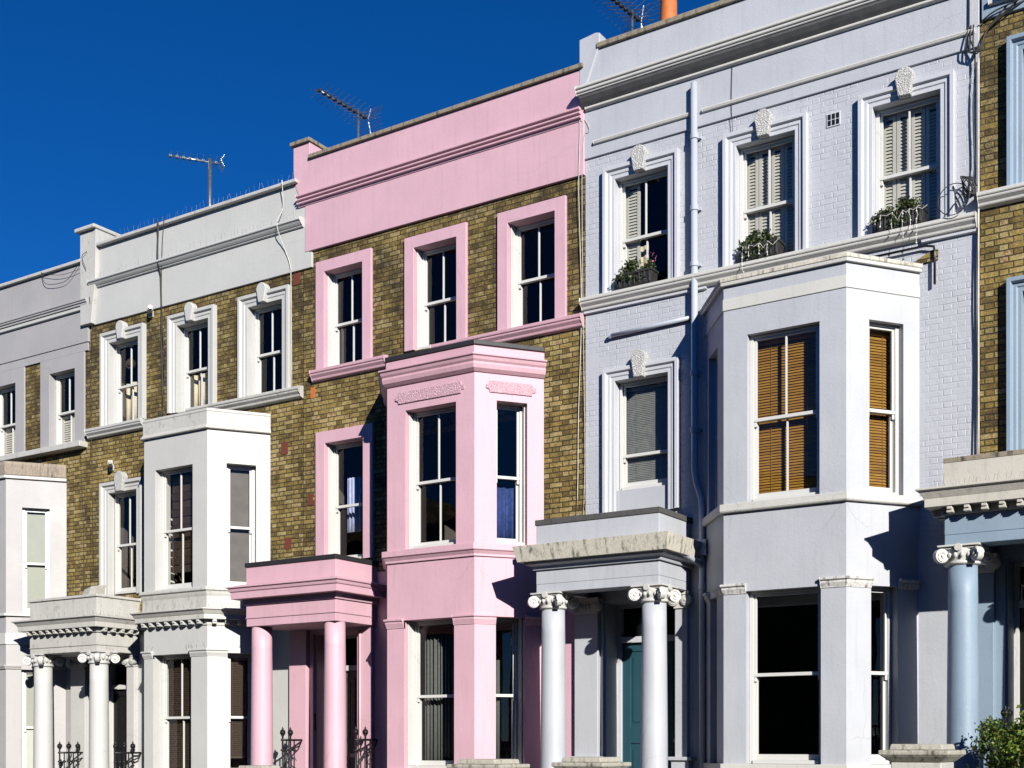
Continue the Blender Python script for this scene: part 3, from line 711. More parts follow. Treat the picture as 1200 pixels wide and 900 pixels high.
# ---- house with lavender blue paint (x 0 to 5.6)
def house_lavender():
    x0, zg = 0.0, gz(2.8) - .4
    h = new_house('lavender-blue painted terraced house with wooden blinds in its bay and a teal front door', x0)
    ops2 = [(.507, 1.357, 8.27, 9.94), (2.39, 3.23, 8.27, 9.94), (4.277, 5.13, 8.27, 9.955)]
    op1 = [(.505, 1.357, 5.05, 7.0)]
    mo = [(2.25, 4.55, 4.95, 6.95), (2.25, 4.55, 1.5, 3.6), (.30, 1.47, .72, 3.80)]
    facade(h, x0, 5.6, zg, 4.3, 10.36, pad(ops2) + pad(op1) + mo, 'lav_brick', 'lav')
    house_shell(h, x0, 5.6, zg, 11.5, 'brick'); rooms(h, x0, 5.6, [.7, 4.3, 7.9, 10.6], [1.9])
    ws = top_windows(h, ops2, 9.07, .18, .085, 'lav_trim', True, (.36, .15, .235, .13), 'verm_white', .10)
    w1 = window(h, T0, .505, 1.357, 5.42, 7.0, 5.925, (0, 0), .12)
    s = MB(); s.arch(.505, 1.357, 5.05, 7.0, ARCH(.18, .085)); s.build('surround', 'lav_trim', w1, .006)
    keystone(w1, T0, .93, 6.98, 7.37, .14, .23, .13, 'verm_white'); rect(T0, .51, 1.352, 5.05, 5.415, .03, .2).build('apron_panel', 'lav', w1, .005)
    slat_blind(w1, T0, .57, 1.30, 5.50, 6.90, .235, 'greyblind', .026, 68)
    for i, w in enumerate(ws):
        a, b = ops2[i][0] + .055, ops2[i][1] - .055
        if i == 0:
            louvre_shutter(w, T0, a, a + .24, 8.34, 9.91, .205, 1, 9.07)
        else: louvre_shutter(w, T0, a, b, 8.34, 9.91, .205, 4, 9.07)
    string_course(h, -.02, 5.575, 8.285, 8.10, .15, 'lav_white')
    b = MB(); b.sweep([(0, 0), (1.95, 0)], [(-.02, 8.10), (.045, 8.10), (.045, 8.07), (-.02, 8.06)]); b.build('moulding', 'lav_trim', h); b = MB(); b.sweep([(4.9, 0), (5.57, 0)], [(-.02, 8.10), (.045, 8.10), (.045, 8.07), (-.02, 8.06)]); b.build('moulding', 'lav_trim', h)
    # parapet, main cornice, coping
    parapet(h, -.03, 5.6, 10.355, 11.92, 'lav', .03)
    b = MB(); b.sweep([(-.03, -.03), (5.6, -.03)], [(-.02, 11.375), (.16, 11.375), (.23, 11.335), (.23, 11.30), (.205, 11.295), (.205, 11.255), (.18, 11.25), (.18, 11.225), (-.02, 11.225)]); b.build('cornice', 'lav_white', h, .005)
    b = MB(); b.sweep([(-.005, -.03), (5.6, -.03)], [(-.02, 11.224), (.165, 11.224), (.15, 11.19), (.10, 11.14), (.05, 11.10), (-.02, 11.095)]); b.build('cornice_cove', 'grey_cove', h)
    b = MB(); b.sweep([(.04, -.03), (5.6, -.03)], [(-.02, 11.093), (.055, 11.093), (.055, 11.065), (.02, 11.05), (-.02, 11.05)]); b.build('moulding', 'lav_white', h, .004)
    b = MB(); b.sweep([(.17, -.03), (1.72, -.03)], [(-.02, 10.585), (.03, 10.58), (.045, 10.565), (.03, 10.53), (-.02, 10.52)]); b.build('moulding', 'lav_white', h, .004); b = MB(); b.sweep([(1.90, -.03), (5.55, -.03)], [(-.02, 10.585), (.03, 10.58), (.045, 10.565), (.03, 10.53), (-.02, 10.52)]); b.build('moulding', 'lav_white', h, .004)
    b = MB(); b.box(.22, 5.6, -.075, .38, 11.92, 11.995); b.build('coping', 'mossy', h, .012)
    b = MB(); b.prism([(-.075, 11.30), (.02, 11.37), (.27, 11.98), (.27, 12.14), (.20, 12.16), (-.075, 12.13)], -.055, .9); b.build('party_wall', 'lav', h, .012)
    # chimney stack and its pot, behind the parapet
    b = MB(); b.box(-.62, .62, 2.6, 3.5, 11.3, 13.45); b.box(-.68, .68, 2.54, 3.56, 13.45, 13.56); st = b.build('chimney', 'brick_dark', h, .01)
    b = MB(); b.lathe(-.085, 3.0, [(.17, 13.55), (.17, 13.62), (.145, 13.66), (.138, 14.4), (.165, 14.43), (.165, 14.52), (.12, 14.54)], 28); b.build('chimney_pot', 'terra', st)
    # canted bay
    def wood(w, T, a, c, z0, z1, i): slat_blind(w, T, a, c, z0 + .06, z1 - .02, .24, 'wood', .036, 62)
    mould = [([(-.05, 4.845), (.062, 4.845), (.062, 4.755), (.05, 4.735), (-.05, 4.73)], 'lav_white', .006),
             ([(-.02, 7.535), (.014, 7.535), (.014, 7.385), (-.02, 7.385)], 'lav_white', .004),
             ([(-.25, 7.80), (.06, 7.80), (.06, 7.745), (-.25, 7.745)], 'stone', .008),
             ([(-.05, 7.744), (.05, 7.744), (.045, 7.70), (-.05, 7.70)], 'lav_white', .004),
             ([(-.05, 1.46), (.05, 1.46), (.05, 1.38), (-.05, 1.38)], 'lav_white', .006)]
    bay(h, dict(xl=2.572, xr=4.205, cw=.66, front=(2.90, 3.865), cant=(.308, .777), z=(4.85, 7.025), zm=5.925, gfront=(2.885, 3.882), gcant=(.334, .70), gz=(1.46, 3.70), gzm=2.615,
                bars=(1, 1), gbars=(0, 0), mat='lav', base=zg, ztop=7.75, mould=mould, top=7.79, cap=(3.67, 3.80), capmat='stone_cap', blind=wood), None)
    # porch and door
    porch(h, dict(xl=-.22, xr=1.712, yf=-1.03, coping=(4.815, 4.895), cornice=(4.29, 4.51), frieze=(3.86, 4.20), out=.25, style='slab', mat='lav', cmat='stone', kmat='slate',
                  cols=(-.05, 1.545), floor=.7, plinth=1.54, capital='lav_white', pil=((-.13, .26), (1.50, 1.69))))
    door_set(h, .315, 1.455, .72, 3.22, .42, 'teal', 'lav_trim', 3.80, 'lav'); steps(h, -.3, 1.8, .7, -1.15, zg)
    b = MB(); b.box(.135, .19, -.02, .0, 2.2, 2.6); b.disc((.2, -.02, 1.85), (0, 1, 0), .04, .03, 14); b.build('intercom', 'blackpaint', h)
    # pipes, vents, cables
    b = MB(); b.tube([(1.79, -.09, 10.95), (1.80, -.09, 5.55), (1.83, -.09, 5.35), (1.90, -.09, 5.15), (1.915, -.09, 5.0), (1.915, -.09, zg + .1)], .048, 14)
    for z in (10.2, 9.2, 8.42, 6.9, 6.1, 3.9): b.disc((1.795 if z > 5.4 else 1.915, -.09, z), (0, 0, 1), .060, .07, 14); b.box(1.72 if z > 5.4 else 1.84, 1.87 if z > 5.4 else 1.99, -.05, 0, z - .02, z + .02)
    b.build('downpipe', 'pipe', h)
    b = MB(); b.tube([(.43, -.05, 7.665), (1.78, -.05, 7.70)], .030, 10); b.disc((.44, -.05, 7.665), (1, 0, 0), .037, .04, 12); b.build('waste_pipe', 'pipe', h)
    b = MB(); b.box(1.86, 2.02, -.2, -.02, 4.33, 4.55); b.tube([(1.77, -1.0, 4.36), (1.85, -.6, 4.32), (1.92, -.12, 4.2)], .04, 10); b.build('rainwater_hopper', 'pipe', h, .01)
    v = MB(); v.box(3.66, 3.845, -.012, .02, 9.86, 10.04); vo = v.build('air_vent', 'lav_trim', h, .003)
    v = MB()
    for i in range(3):
        for j in range(2): v.box(3.675 + i * .056, 3.718 + i * .056, -.014, .01, 9.875 + j * .08, 9.945 + j * .08)
    v.build('vent_holes', 'blackpaint', vo)
    v = MB(); v.tube([(4.25, -.06, 8.005), (4.95, -.06, 8.01), (5.06, -.06, 7.98), (5.07, -.06, 7.90), (5.07, -.06, 7.5)], .016, 8); v.build('overflow_pipe', 'blackpaint', h)
    v = MB(); v.prism([(4.72, 7.80), (5.10, 7.82), (5.10, 7.95), (5.02, 7.95)], -.03, .01); v.build('bare_brick_patch', 'brick_dark', h)
    cable(h, [(5.50, -.05, 12.2), (5.485, -.05, 10.62), (5.52, -.08, 10.40), (5.56, -.06, 10.2), (5.535, -.05, 9.6), (5.55, -.05, 8.9), (5.52, -.06, 8.56)], .011)
    for q in range(3): cable(h, [(5.48 + .03 * q, -.06, 10.62), (5.45 + .05 * q, -.09, 10.32 - .03 * q), (5.60 + .02 * q, -.1, 10.28), (5.72, -.07, 10.52), (5.95 + .1 * q, -.06, 10.75)], .010)
    cable(h, [(5.585, -.05, 8.1), (5.57, -.05, 7.2), (5.585, -.05, 6.4), (5.565, -.05, 5.2)], .010)
    cable(h, [(5.597, -.04, 10.2), (5.595, -.04, 7.4), (5.597, -.04, 5.2)], .012, 'palecable')
    lp = [(5.33 + .19 * math.cos(t), -.14 - .01 * t, 8.47 + .20 * math.sin(t)) for t in [i * .45 for i in range(16)]]
    cable(h, [(5.55, -.06, 8.6)] + lp + [(5.25, -.17, 8.30)], .006)
    for q in range(5):
        r = random.Random(q); lp = [(5.50 + .07 * math.cos(t + q) * (1 + .3 * r.random()), -.10 - .02 * q, 8.60 + .13 * math.sin(t + q * .7)) for t in [i * .7 for i in range(10)]]
        cable(h, lp, .008)
    cable(h, [(2.35, -.045, 11.30), (2.33, -.045, 10.55), (2.34, -.03, 10.15)], .004)
    cable(h, [(.02, -.05, 10.95), (.10, -.05, 10.75), (-.02, -.05, 10.5), (-.02, -.04, 8.3), (.01, -.03, 6.0), (-.03, -.03, 4.95)], .004, 'palecable')
    return h

# ---- pink house (x -5.55 to 0)
def house_pink():
    x0, x1, zg = -5.55, 0.0, gz(-2.7) - .4
    h = new_house('pink and brown brick terraced house with pink bay, pink porch and pink parapet', x0)
    ops2 = [(-5.043, -4.215, 8.075, 9.72), (-3.145, -2.307, 8.075, 9.715), (-1.342, -.503, 8.075, 9.71)]
    op1 = [(-5.03, -4.20, 4.80, 6.81)]
    mo = [(-3.35, -1.05, 4.8, 6.75), (-3.35, -1.05, 1.4, 3.5), (-5.32, -4.31, .55, 3.60)]
    facade(h, x0, x1, zg, 4.55, 10.5, pad(ops2) + pad(op1) + mo, 'brick', 'pink')
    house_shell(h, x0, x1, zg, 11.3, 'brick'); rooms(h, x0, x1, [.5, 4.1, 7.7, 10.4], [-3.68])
    top_windows(h, ops2, 8.85, .19, .05, 'pink', False, d=.16, lin=.035)
    w1 = window(h, T0, -5.03, -4.20, 4.80, 6.81, 5.755, (0, 0), .16, lining=.035)
    s = MB(); s.arch(-5.03, -4.20, 4.80, 6.81, FLAT(.205, .05, .18)); s.build('surround', 'pink', w1, .006)
    string_course(h, -5.30, -3.70, 8.075, 7.885, .13, 'pink_line'); string_course(h, -2.75, -.02, 8.075, 7.885, .13, 'pink_line')
    parapet(h, x0, x1, 10.13, 11.70, 'pink', .05, [(-5.47, 10.14), (0, 10.13), (0, 11.69), (-5.365, 11.71), (-5.365, 12.0), (-5.735, 12.0), (-5.735, 11.6), (-5.72, 11.42), (-5.67, 11.25), (-5.605, 11.13), (-5.47, 11.0)])
    b = MB(); b.sweep([(-5.60, -.05), (-.03, -.05)], [(-.02, 11.105), (.10, 11.10), (.10, 11.07), (.045, 11.065), (.045, 11.045), (.08, 11.04), (.08, 11.015), (.03, 11.01), (.03, 10.99), (.06, 10.985), (.06, 10.96), (.015, 10.955), (.015, 10.925), (-.02, 10.92)]); b.build('cornice', 'pink', h, .004)
    b = MB(); b.box(-5.36, 0, -.10, .38, 11.70, 11.765); b.build('coping', 'mossy', h, .01)
    b = MB(); b.box(-5.73, -5.37, .3, 9, 11.2, 11.99); b.build('party_wall', 'white', h)
    b = MB(); b.box(-5.78, -5.335, -.10, 9.0, 12.0, 12.065); b.build('coping', 'mossy', h, .01)
    mould = [([(-.05, 4.69), (.085, 4.69), (.085, 4.60), (.06, 4.585), (.03, 4.54), (.03, 4.505), (-.05, 4.50)], 'pink', .006),
             ([(-.05, 7.64), (.02, 7.62), (.02, 7.50), (.14, 7.48), (.14, 7.455), (.115, 7.445), (.10, 7.40), (.075, 7.37), (.085, 7.34), (.07, 7.28), (.02, 7.235), (-.05, 7.235)], 'pink_line', .005),
             ([(-.3, 7.705), (.035, 7.705), (.035, 7.635), (-.3, 7.635)], 'lead', .006),
             ([(-.05, 1.34), (.05, 1.34), (.05, 1.26), (-.05, 1.26)], 'pink', .006)]
    bo, TF, TR, TL, L = bay(h, dict(d1=.19, d2=.25, lin=.09, xl=-3.026, xr=-1.386, cw=.667, front=(-2.675, -1.72), cant=(.316, .757), z=(4.71, 6.84), zm=5.745, gfront=(-2.70, -1.754), gcant=(.304, .72), gz=(1.34, 3.62), gzm=2.455,
                bars=(1, 1), gbars=(0, 0), mat='pink', base=zg, ztop=7.64, mould=mould, top=7.70, cap=(3.50, 3.645), capmat='pink'), None)
    for T, a, c, nm in ((TF, -2.855, -1.565, 0), (TR, .16 * L, .88 * L, 1)):
        b = MB(*T); z0, z1, e = 6.95, 7.125, .06
        b.prism([(a + e, z0), (c - e, z0), (c - e * .9, z0 + e * .7), (c, z0 + e), (c, z1 - e), (c - e * .9, z1 - e * .7), (c - e, z1), (a + e, z1), (a + e * .9, z1 - e * .7), (a, z1 - e), (a, z0 + e), (a + e * .9, z0 + e * .7)], -.022, .01); b.build('relief_panel', 'verm_pink', bo, .006)
    porch(h, dict(xl=-5.865, xr=-3.925, yf=-1.05, coping=(4.65, 4.725), cornice=(4.115, 4.335), frieze=(3.67, 4.03), fascia=3.80, out=.24, style='cyma', mat='pink', cmat='pink', kmat='lead', cout=.02,
                  cols=(-5.69, -4.10), floor=.5, capital=None, pil=((-5.79, -5.40), (-4.28, -3.97))))
    door_set(h, -5.30, -4.33, .52, 2.98, .42, 'browndoor', 'frame', 3.60, 'pink'); steps(h, -5.9, -3.9, .5, -1.2, zg)
    b = MB(); b.box(-5.39, -5.31, .02, .06, 1.95, 2.25); b.box(-5.36, -5.31, .1, .16, 3.05, 3.2); b.build('intercom', 'blackpaint', h, .01)
    b = MB(); b.tube([(-4.19, -.13, 3.6), (-4.19, -.13, .5)], .022, 8); b.build('waste_pipe', 'pink', h)
    cable(h, [(-.15, -.03, 11.2), (-.06, -.06, 10.9), (-.08, -.06, 9.9), (-.05, -.03, 8.2), (-.10, -.03, 6.6), (-.13, -.03, 5.1), (-.28, -.03, 4.95), (-.42, -.05, 4.97)], .006, 'palecable')
    for (x, z, c) in ((-5.33, 7.72, 'terra'), (-5.38, 5.9, 'redbrick')):
        b = MB(); b.box(x - .05, x + .05, -.008, .01, z - .09, z + .09); b.build('air_brick', c, h)
    b = MB(); b.prism([(-5.44, 7.90), (-5.17, 7.93), (-5.17, 8.00), (-5.30, 8.06), (-5.44, 8.05)], -.004, .01)
    return h

# ---- white house (x -11.1 to -5.55)
def house_white():
    x0, x1, zg = -11.1, -5.55, gz(-8.3) - .4
    h = new_house('white painted and brown brick terraced house left of the pink one, with modillioned white porch', x0)
    ops2 = [(-10.515, -9.69, 7.85, 9.455), (-8.637, -7.825, 7.85, 9.45), (-6.835, -6.02, 7.85, 9.45)]
    op1 = [(-10.53, -9.735, 4.58, 6.56)]
    mo = [(-8.85, -6.6, 4.5, 6.5), (-8.85, -6.6, 1.3, 3.2), (-11.05, -9.95, .35, 3.36)]
    facade(h, x0, x1, zg, 4.2, 10.4, pad(ops2) + pad(op1) + mo, 'brick', 'white')
    house_shell(h, x0, x1, zg, 11.0, 'brick'); rooms(h, x0, x1, [.3, 3.95, 7.5, 10.1], [-9.3])
    ws = top_windows(h, ops2, 8.62, .20, .09, 'white', True, (.34, .13, .22, .13), 'white', .13)
    w1 = window(h, T0, -10.53, -9.735, 4.62, 6.56, 5.56, (1, 1), .12)
    s = MB(); s.arch(-10.53, -9.735, 4.58, 6.56, ARCH(.20, .09)); s.build('surround', 'white', w1, .006)
    keystone(w1, T0, -10.13, 6.55, 6.93, .16, .26, .13, 'verm_white')
    string_course(h, -11.08, -9.50, 7.855, 7.67, .15, 'white'); string_course(h, -8.30, -5.55, 7.855, 7.67, .15, 'white_weather')
    parapet(h, x0, x1, 9.86, 11.36, 'white', .04, [(-10.93, 9.88), (-5.325, 9.86), (-5.325, 10.12), (-5.40, 10.13), (-5.40, 10.95), (-5.50, 11.0), (-5.50, 11.36), (-10.93, 11.36)])
    b = MB(); b.sweep([(-10.98, -.05), (-5.50, -.05)], [(-.02, 10.735), (.09, 10.725), (.12, 10.70), (.12, 10.675), (.10, 10.67), (.075, 10.635), (.05, 10.61), (.03, 10.605), (.03, 10.585), (-.02, 10.575)]); b.build('cornice', 'white', h, .004)
    b = MB(); b.box(-10.77, -5.62, -.13, .42, 11.355, 11.415); cp = b.build('coping', 'white_weather', h, .012)
    b = MB(); b.prism([(-11.25, 9.90), (-10.93, 9.90), (-10.80, 10.72), (-10.78, 11.70), (-11.25, 11.70)], -.12, .35); b.box(-11.24, -10.79, .35, 9, 10.8, 11.69); b.build('party_wall', 'white_weather', h, .01)
    b = MB(); b.box(-11.33, -10.75, -.2, .5, 11.70, 11.775); b.box(-11.3, -10.76, .5, 9, 11.69, 11.74); b.build('coping', 'white_weather', h, .02)
    b = MB(); spikes(b, [(-10.7, -.1), (-5.65, -.1)], 11.41, 0, 9, .13); spikes(b, [(-10.75, -.12), (-5.55, -.12)], 10.72, 0, 13, .13); q = b.build('bird_spikes', 'spike', h); q['kind'] = 'stuff'
    mould = [([(-.05, 4.435), (.07, 4.43), (.085, 4.40), (.085, 4.37), (.055, 4.36), (.045, 4.31), (.03, 4.27), (.03, 4.06), (-.05, 4.06)], 'white_weather', .005),
             ([(-.05, 4.075), (.08, 4.07), (.23, 4.05), (.23, 4.025), (.205, 4.02), (.16, 3.955), (.15, 3.95), (.15, 3.865), (.03, 3.87), (.02, 3.77), (-.05, 3.77)], 'white_weather', .005),
             ([(-.35, 7.51), (.025, 7.50), (.03, 7.46), (.02, 7.44), (.02, 7.23), (.065, 7.165), (.06, 7.15), (-.05, 7.145)], 'white_weather', .006),
             ([(-.05, 1.10), (.05, 1.10), (.05, 1.02), (-.05, 1.02)], 'white', .006)]
    def bl(w, T, a, c, z0, z1, i):
        if i:
            b = MB(*T)
            n = 14
            for k in range(n): b.add([(a, .27, z0 + (z1 - z0) * k / n), (c, .27, z0 + (z1 - z0) * k / n), (c, .27 - .012 * (k % 2), z0 + (z1 - z0) * (k + 1) / n), (a, .27 - .012 * (k % 2), z0 + (z1 - z0) * (k + 1) / n)], [(0, 1, 2, 3)])
            b.build('blind', 'roller', w)
        else:
            b = MB(*T); n = 12
            for k in range(n): b.add([(a, .36, z0 + .3 + (z1 - z0 - .3) * k / n), (c, .36, z0 + .3 + (z1 - z0 - .3) * k / n), (c, .36 - .03 * (k % 2), z0 + .3 + (z1 - z0 - .3) * (k + .9) / n), (a, .36 - .03 * (k % 2), z0 + .3 + (z1 - z0 - .3) * (k + .9) / n)], [(0, 1, 2, 3)])
            b.build('blind', 'dkwood', w)
    def gbl(w, T, a, c, z0, z1, i): slat_blind(w, T, a, c, z0 + (.02 if not i else .35), z1, .34, 'dkwood', .034, 55)
    bo, TF, TR, TL, L = bay(h, dict(d1=.14, d2=.20, xl=-8.54, xr=-6.951, cw=.63, front=(-8.26, -7.31), cant=(.302, .773), z=(4.44, 6.58), zm=5.50, gfront=(-8.31, -7.347), gcant=(.318, .76), gz=(1.10, 3.30), gzm=2.19,
                bars=(1, 1), gbars=(1, 1), mat='white', base=zg, ztop=7.44, mould=mould, top=7.50, cap=(3.24, 3.37), capmat='white', blind=bl, gblind=gbl), None)
    b = MB(); pth = [(-9.17, 0), (-8.54, -.88), (-6.951, -.88), (-6.32, 0)]; modillions(b, pth, 3.79, 3.868, 0, .12); b.build('modillion', 'white', bo, .004)
    b = MB(); spikes(b, [(-8.6, -1.0), (-6.9, -1.0)], 4.06, 0, 13, .12); spikes(b, [(-6.9, -.98), (-6.35, -.2)], 4.06, 0, 13, .12); spikes(b, [(-7.45, -.92), (-7.0, -.92), (-6.75, -.6)], 3.37, 0, 16, .11); spikes(b, [(-8.55, -.92), (-8.3, -.92)], 3.37, 0, 16, .11); q = b.build('bird_spikes', 'spike', bo); q['kind'] = 'stuff'
    porch(h, dict(xl=-11.60, xr=-9.67, yf=-1.0, coping=(4.425, 4.475), cornice=(3.86, 4.06), frieze=(3.43, 3.775), fascia=3.54, out=.24, style='mod', mat='white_weather', cmat='white_weather', kmat='white_weather', cout=.03, colmat='white',
                  cols=(-11.45, -9.84), floor=.3, capital='white', pil=((-11.56, -11.13), (-9.93, -9.72)), spikes=True))
    door_set(h, -11.02, -10.0, .32, 2.80, .42, 'blackpaint', 'frame', 3.36, 'white'); steps(h, -11.7, -9.6, .3, -1.2, zg)
    # fittings
    def lamp(x, z):
        b = MB(); b.box(x - .05, x + .05, -.05, .01, z - .06, z + .06); o = b.build('security_camera', 'white_weather', h, .01)
        b = MB(); b.set((x, -.05), (math.cos(R(40)), -math.sin(R(40))), (math.sin(R(40)), math.cos(R(40)))); b.box(-.04, .2, -.05, .05, .0 + z, z + .10); b.build('housing', 'white_weather', o, .015)
        b = MB(); b.disc((x + .19, -.21, z + .045), (.77, -.64, 0), .035, .02, 12); b.build('lens', 'blackpaint', o)
    lamp(-9.34, 9.80); lamp(-10.45, 7.05)
    for (x, z) in ((-5.70, 9.74), (-5.98, 6.85), (-5.9, 5.2)):
        b = MB(); b.box(x - .075, x + .075, -.008, .01, z - .10, z + .10); b.build('air_brick', 'redbrick', h)
    b = MB(); 
    cable(h, [(-8.97, -.19, 11.43), (-8.98, -.17, 11.25), (-9.02, -.15, 10.72), (-9.04, -.07, 10.5), (-9.02, -.06, 9.9), (-9.05, -.03, 9.3), (-9.02, -.03, 8.4), (-9.05, -.03, 7.75), (-9.2, -.06, 7.45), (-9.25, -.1, 7.2)], .016)
    cable(h, [(-8.80, -.19, 11.43), (-8.93, -.12, 10.9), (-8.99, -.08, 10.0), (-8.97, -.04, 8.8), (-9.0, -.04, 7.9), (-8.8, -.07, 7.65), (-8.45, -.12, 7.55)], .008)
    cable(h, [(-5.88, -.18, 11.42), (-5.95, -.08, 11.0), (-5.99, -.19, 10.68), (-5.93, -.07, 10.3), (-5.80, -.06, 9.98), (-5.79, -.05, 9.6), (-5.78, -.04, 7.87)], .008, 'palecable')
    cable(h, [(-10.95, -.14, 10.4), (-10.97, -.06, 9.85), (-11.02, -.04, 9.0), (-11.0, -.04, 7.0), (-10.95, -.04, 5.2)], .007)
    cable(h, [(-11.35, -.04, 7.4), (-11.25, -.04, 6.0), (-11.25, -.04, 4.7)], .007)
    return h

# ---- lilac grey house (x -16.7 to -11.1)
def house_lilac():
    x0, x1, zg = -16.7, -11.1, gz(-13.9) - .4
    h = new_house('lilac-grey terraced house at the far left, with brown-topped bay and louvred window shutters', x0)
    ops2 = [(-16.05, -15.27, 7.64, 9.14), (-14.17, -13.39, 7.64, 9.14), (-12.30, -11.527, 7.64, 9.14)]
    op1 = [(-16.05, -15.27, 4.4, 6.3)]
    mo = [(-14.4, -12.2, 4.3, 6.3), (-14.4, -12.2, 1.2, 3.1), (-16.6, -15.5, .2, 3.1)]
    facade(h, x0, x1, zg, 4.2, 9.6, pad(ops2) + pad(op1) + mo, 'brick', 'lilac')
    house_shell(h, x0, x1, zg, 10.7, 'brick'); rooms(h, x0, x1, [.1, 3.7, 7.3, 9.9], [-14.9])
    ws = top_windows(h, ops2, 8.36, .29, .03, 'lilac', False)
    for w, o in zip(ws, ops2): louvre_shutter(w, T0, o[0] + .055, o[1] - .055, 7.72, 8.34, .235, 2)
    w1 = window(h, T0, -16.05, -15.27, 4.4, 6.3, 5.35, (1, 1), .12); s = MB(); s.arch(-16.05, -15.27, 4.4, 6.3, FLAT(.25, .03)); s.build('surround', 'lilac', w1)
    b = MB(); b.box(-16.6, -11.17, -.2, .06, 7.53, 7.64); b.build('string_course', 'white_weather', h, .012)
    b = MB(); b.box(-16.68, -11.13, -.03, .05, 9.43, 9.585); b.build('moulding', 'lilac', h)
    parapet(h, x0, -11.1, 9.59, 11.15, 'lilac', .05)
    b = MB(); b.sweep([(x0, -.05), (-11.04, -.05)], [(-.02, 10.40), (.12, 10.395), (.12, 10.37), (.10, 10.365), (.10, 10.335), (.075, 10.33), (.075, 10.29), (-.02, 10.285)]); b.build('cornice', 'lilac', h, .004)
    b = MB(); b.sweep([(x0, -.05), (-11.04, -.05)], [(-.02, 10.283), (.05, 10.283), (.05, 10.22), (-.02, 10.215)]); b.build('moulding', 'white', h, .004)
    b = MB(); b.box(x0, -11.26, -.12, .42, 11.15, 11.215); b.build('coping', 'white_weather', h, .012)
    mould = [([(-.3, 7.27), (.04, 7.26), (.05, 7.20), (.02, 7.0), (-.05, 6.99)], 'brownstone', .012),
             ([(-.05, 6.985), (.055, 6.985), (.055, 6.93), (-.05, 6.925)], 'white', .005),
             ([(-.05, 4.285), (.06, 4.285), (.06, 4.235), (-.05, 4.23)], 'white', .005),
             ([(-.05, 3.90), (.02, 3.90), (.02, 3.68), (-.05, 3.68)], 'white', .005)]
    def bl(w, T, a, c, z0, z1, i):
        b = MB(*T); b.quad((a, .19, z0), (c, .19, z0), (c, .19, z1), (a, .19, z1)); b.box(a, c, .185, .20, z0, z0 + .03); b.build('blind', 'paleblind', w)
    bay(h, dict(xl=-14.1, xr=-12.50, cw=.69, front=(-13.78, -12.83), cant=(.265, .72), z=(4.285, 6.375), zm=5.29, gfront=(-13.78, -12.83), gcant=(.25, .70), gz=(1.0, 3.19), gzm=2.05,
                bars=(0, 0), gbars=(0, 0), mat='lilac', base=zg, ztop=7.0, mould=mould, top=7.25, cap=(3.19, 3.27), capmat='lilac', blind=bl, gblind=bl), None)
    porch(h, dict(xl=-17.15, xr=-15.25, yf=-1.0, coping=(4.2, 4.25), cornice=(3.64, 3.84), frieze=(3.2, 3.55), out=.24, style='mod', mat='lilac', cmat='white_weather', kmat='white_weather', cols=(-17.0, -15.42), floor=.1, capital='white', pil=((-17.1, -16.7), (-15.5, -15.3))))
    door_set(h, -16.6, -15.6, .12, 2.5, .42, 'blackpaint', 'frame', 3.1, 'lilac'); steps(h, -17.2, -15.2, .1, -1.2, zg)
    cable(h, [(-11.0, -.1, 11.42), (-11.5, -.12, 10.95), (-11.8, -.12, 10.85), (-12.3, -.12, 10.93), (-12.42, -.13, 11.18)], .006)
    cable(h, [(-11.0, -.1, 11.05), (-11.4, -.12, 11.0), (-11.9, -.12, 11.02), (-12.4, -.13, 11.16)], .005)
    cable(h, [(-11.02, -.16, 10.95), (-11.12, -.18, 11.2), (-11.02, -.14, 11.3)], .006)
    return h

